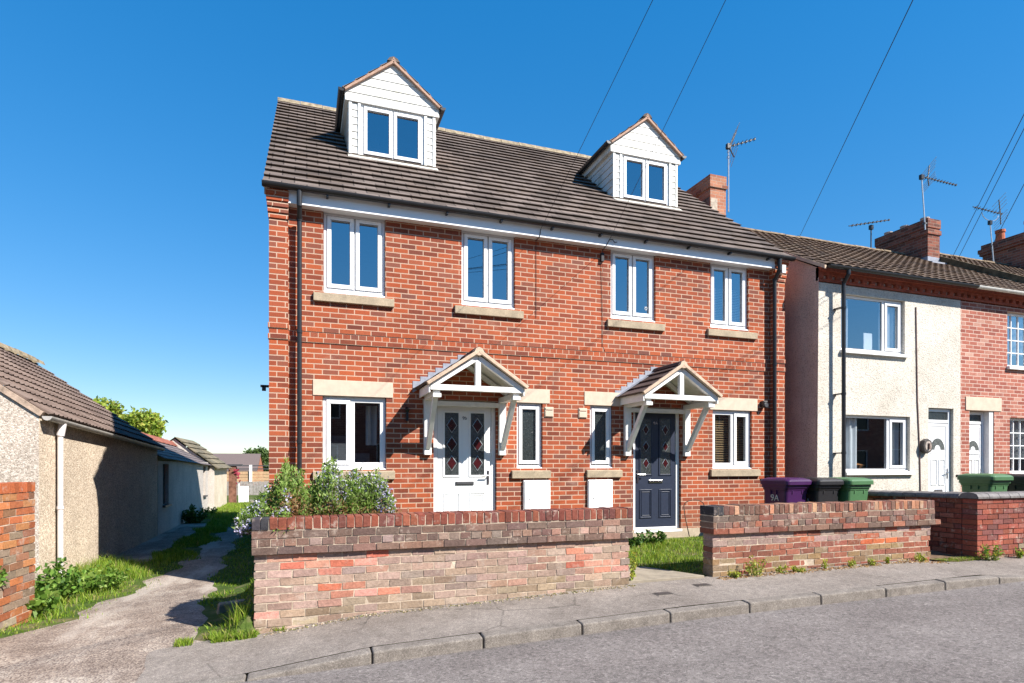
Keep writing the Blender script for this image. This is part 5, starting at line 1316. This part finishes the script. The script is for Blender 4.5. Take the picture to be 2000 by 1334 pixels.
M['weed_stem'] = plain('weed_stems', (.13, .16, .04), .8)
NET = [(.11, .215, .03), (.16, .27, .045), (.065, .14, .02), (.22, .31, .07)]
YEL = [(.26, .33, .045), (.37, .39, .07), (.17, .24, .03), (.42, .36, .10)]
clump('nettle_clump', 'leafy nettle clump at the foot of the pebbledash downpipe', 'nettles', -2.46, -.05, -.08, .36, .50, 900, .085, .028, NET)
clump('nettle_clump', 'lower leafy weeds between the nettle clump and the dark garage corner', 'nettles', -2.25, .75, -.13, .42, .36, 700, .07, .02, NET)
clump('wild_plant', 'broad leaved wild plant at the base of the left brick wall', 'plant', -2.35, -1.1, 0., .30, .30, 240, .11, .03, NET)
clump('climbing_sprig', 'small leafy sprig against the left brick wall at the photo edge', 'plant', -2.33, -1.85, .42, .11, .26, 90, .06, .022, NET)
clump('dark_shrub', 'dark shaded shrub beside the whitewashed shed', 'shrub', -2.72, 11.2, -.17, .42, .62, 700, .09, .035, [(.05, .10, .02), (.07, .14, .03), (.035, .07, .015)])
clump('small_shrub', 'low weeds by the corner of the whitewashed shed', 'plant', -2.75, 14.3, -.17, .35, .35, 300, .08, .03, NET)
clump('young_shrub', 'small dark green plant left of the navy door step', 'plant', 5.45, -.65, .28, .17, .27, 260, .06, .02, [(.05, .11, .02), (.08, .16, .03), (.03, .07, .012)], 'young plants by the step')
clump('young_shrub', 'larger dark green plant below the navy door', 'plant', 5.85, -.55, .28, .22, .32, 360, .065, .022, [(.05, .11, .02), (.08, .16, .03), (.03, .07, .012)], 'young plants by the step')
clump('ivy_tuft', 'dark weed tuft growing from the broken end of the long wall', 'weed', 4.02, -2.95, .27, .10, .42, 220, .035, .014, YEL)
clump('door_weed', 'yellow green weed behind the coping between the flowering bush and the white door', 'weed', 1.72, -2.35, .30, .22, .84, 300, .05, .012, YEL)
tall = thing('grass_tuft', 'tall grass tuft at the left end of the garden wall', 'grass', (-.16, -2.9, .07))
n = 80; P = np.column_stack([rng.normal(-.10, .045, n), rng.normal(-2.93, .05, n), np.full(n, .03)]); blades('blades', P, rng.uniform(.12, .34, n), np.full(n, .0045), cols(n, GR, (3, 5, 3, 1, .5)), .3, tall)
wd_ = [(5.62, .20, .26, 'spreading weed with a dry stalk, near the left end of the red wall'), (5.30, .13, .10, 'low dark green weed at the left corner of the red wall'), (6.05, .09, .12, 'small yellowish weed under the reddest bricks'), (6.28, .13, .10, 'low wide weed left of the drain hole'), (6.75, .06, .16, 'thin upright weed by the crack in the red wall'), (7.18, .09, .12, 'round yellow weed under the middle of the red wall'), (7.52, .09, .13, 'pale weed right of the middle of the red wall'), (7.80, .07, .10, 'tiny weed beside the pale weed'), (8.45, .13, .15, 'bushy weed close to the broken right end of the red wall')]
for x, r, h, lab in wd_:
    clump('weed', lab, 'weed', x, -3.10-r*.2, pav_z(x, -3.1), r, h, int(1400*r), .035, .010, YEL, 'weeds along the red wall', flat=.5)
for x, r, h, lab in ((9.82, .20, .26, 'sprawling weed at the corner of the dark red wall'), (10.45, .10, .16, 'small weed under the dark red wall'), (10.78, .12, .24, 'upright weed at the right edge under the dark red wall')):
    clump('weed', lab, 'weed', x, -3.14, pav_z(x, -3.1), r, h, int(1500*r), .045, .012, YEL+NET, 'weeds along the dark red wall', flat=.6)
tag(turf('gap_weeds', 1500, 8.9, 9.75, -3.06, -2.9, lambda x, y: True, .02, .06, lambda x, y: pav_z(x, y), w=(2, 4, 4, 1, 3)), 'yellowish weeds edging the earth gap between the two right walls', 'weeds', kind='stuff')
# dry leaves and grit swept against the red wall
n = 900; X = rng.uniform(5.1, 8.9, n); Y = -3.09-np.abs(rng.normal(0, .06, n)); Z = np.array([pav_z(a, b)+.008 for a, b in zip(X, Y)])
tag(leaves('leaf_litter', np.column_stack([X, Y, Z]), rng.normal(0, 1, (n, 3))*np.array([1, 1, .1]), .028, .010, cols(n, [(.40, .22, .12), (.48, .32, .2), (.25, .13, .07), (.5, .4, .3)])), 'dry leaves and brick crumbs swept along the red wall', 'litter', kind='stuff')
n = 700; X = rng.uniform(.1, 4.0, n); Y = -3.06-np.abs(rng.normal(0, .04, n)); Z = np.array([pav_z(a, b)+.008 for a, b in zip(X, Y)])
tag(leaves('wall_crumbs', np.column_stack([X, Y, Z]), rng.normal(0, 1, (n, 3))*np.array([1, 1, .3]), .022, .010, cols(n, [(.42, .34, .26), (.36, .27, .2), (.5, .42, .33), (.24, .25, .1)])), 'mortar crumbs and moss along the foot of the long wall', 'litter', kind='stuff')

# ---------------------------------------------------------------- rosemary behind the garden wall
bush = thing('rosemary_bush', 'flowering rosemary bush with lilac flowers behind the long garden wall', 'bush', (.6, -2.35, .28))
HX = [-.16, -.06, .04, .18, .30, .42, .52, .66, .74, .86, 1.0, 1.12, 1.24, 1.36, 1.5]
HZ = [1.08, 1.20, 1.30, 1.42, 1.66, 1.56, 1.36, 1.66, 1.70, 1.46, 1.56, 1.50, 1.56, 1.22, 1.02]
P = []; D = []; C = []; FP = []; FC = []; st = MB()
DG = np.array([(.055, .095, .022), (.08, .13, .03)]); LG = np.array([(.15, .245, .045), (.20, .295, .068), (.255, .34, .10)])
for i in range(820):
    xt = rng.uniform(-.15, 1.38); top = interp(xt, HX, HZ); yt = rng.uniform(-2.86, -1.75)
    if xt > 1.0 and yt < -2.7: yt += .15
    back = abs(yt+2.35)/.5
    zt = .5+(top-.5)*rng.uniform(.62, 1.)**.7*(1-.22*back**2)
    b = np.array([max(.10, xt*.75+.12+rng.normal(0, .05)), -2.35+(yt+2.35)*.5, .30 if xt > .08 else .98]); e = np.array([xt, yt, zt]); m = (b+e)/2+np.array([(xt-.6)*.15, (yt+2.35)*.3, -.02])
    st.tube(b, m, .006, 4, .005); st.tube(m, e, .005, 4, .002)
    nl = 74
    fl = (pn(xt*1.6, yt*1.5, 3) > .55) or xt < .10 and rng.random() < .42 or xt > 1.22 and rng.random() < .5
    for k in range(nl):
        f = rng.uniform(.18, 1.03)**.8; p = (m*(1-(f-.5)*2)+e*(f-.5)*2) if f > .5 else (b*(1-f*2)+m*f*2)
        ax = (e-m)/np.linalg.norm(e-m)
        if p[0] < .04 and p[2] < .98: continue
        d = ax*rng.uniform(.3, 1.)+rng.normal(0, .55, 3); P.append(p+rng.normal(0, .012, 3)); D.append(d)
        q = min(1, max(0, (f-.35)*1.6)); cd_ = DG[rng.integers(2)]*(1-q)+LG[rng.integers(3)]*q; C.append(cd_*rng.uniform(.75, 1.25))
        if fl and f > .5 and rng.random() < .40:
            for _ in range(3): FP.append(p+ax*0+rng.normal(0, .022, 3)); FC.append(np.array([(.50, .47, .68), (.60, .56, .72), (.36, .33, .58), (.62, .60, .66)][rng.integers(4)])*rng.uniform(.8, 1.15))
# sprig hanging over the coping
for k in range(120):
    f = rng.uniform(0, 1); p = np.array([.26+rng.normal(0, .035), -2.88-.17*f, 1.16-.16*f**2*1.2])+rng.normal(0, .015, 3); P.append(p); D.append(rng.normal(0, 1, 3)+np.array([0, -.6, -.4])); C.append(LG[rng.integers(3)])
    if rng.random() < .5: FP.append(p+rng.normal(0, .02, 3)); FC.append(np.array([.55, .52, .68]))
P = np.array(P); D = np.array(D); C = np.array(C); n = len(P)
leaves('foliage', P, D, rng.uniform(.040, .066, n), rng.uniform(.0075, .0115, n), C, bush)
FP = np.array(FP); n = len(FP); leaves('flowers', FP, rng.normal(0, 1, (n, 3))+np.array([0, -.5, .4]), rng.uniform(.018, .032, n), rng.uniform(.009, .014, n), np.array(FC), bush, 'petal')
obj('stems', st, M['bark'], bush)
n = 4200; cx = np.where(rng.random(n) < .7, rng.normal(.62, .22, n), rng.normal(1.22, .10, n)); P = np.column_stack([cx, rng.normal(-2.74, .09, n), 1.02+rng.normal(0, .07, n)+.10*np.exp(-((cx-.75)/.16)**2)])
k = n//6; P[:k, 0] = rng.normal(.34, .07, k); P[:k, 2] = 1.2+rng.normal(0, .07, k)
leaves('dead_growth', P, rng.normal(0, 1, (n, 3)), .035, .006, cols(n, [(.30, .16, .075), (.38, .22, .11), (.20, .10, .05), (.25, .18, .08)]), bush)

# ---------------------------------------------------------------- trees beyond the roofs
def tree(label, x, y, z0, top, r, pal, n, ls, w=None):
    t = thing('tree', label, 'tree', (x, y, z0)); tk = MB(); hc = z0+(top-z0)*.42
    tk.tube((x, y, z0), (x+.05, y, hc), r*.10, 8, r*.07)
    P = []; C = []; pal = np.array(pal)
    for i in range(26):
        a = rng.uniform(0, 2*np.pi); u = rng.uniform(-.35, 1.); q = math.sqrt(max(0, 1-u*u))*rng.uniform(.45, .88)
        c = np.array([x+math.cos(a)*q*r, y+math.sin(a)*q*r, hc+(top-hc)*(.30+.62*u*.8)]); rr = r*rng.uniform(.22, .40)
        tk.tube((x+.05, y, hc-.05), c, r*.03, 5, r*.008)
        m = n//26; d = rng.normal(0, 1, (m, 3)); d /= np.linalg.norm(d, axis=1)[:, None]; s = rr*rng.uniform(.55, 1.05, m)[:, None]
        P.append(c+d*s*np.array([1, 1, .8])); C.append(pal[rng.integers(len(pal), size=m)]*rng.uniform(.7, 1.25, (m, 1))*rng.uniform(.85, 1.15))
    P = np.concatenate(P); C = np.concatenate(C); m = len(P)
    leaves('crown', P, rng.normal(0, 1, (m, 3)), ls*rng.uniform(.7, 1.3, m), ls*.32, np.clip(C, 0, 1), t); obj('trunk', tk, M['bark'], t)
tree('yellow green tree rising behind the garage roof', -7.75, 22, -.2, 4.75, 2.0, [(.24, .32, .04), (.32, .38, .055), (.17, .25, .035), (.36, .34, .07)], 16000, .18)
tree('darker green tree behind the far brick bungalow', -3.9, 62, -.2, 3.2, 2.4, [(.09, .14, .04), (.12, .18, .05), (.07, .11, .03)], 5000, .3)
tree('small dark green tree at the corner of the brick house', -1.9, 57, -.2, 2.3, 1.5, [(.10, .16, .05), (.07, .11, .03)], 3000, .25)
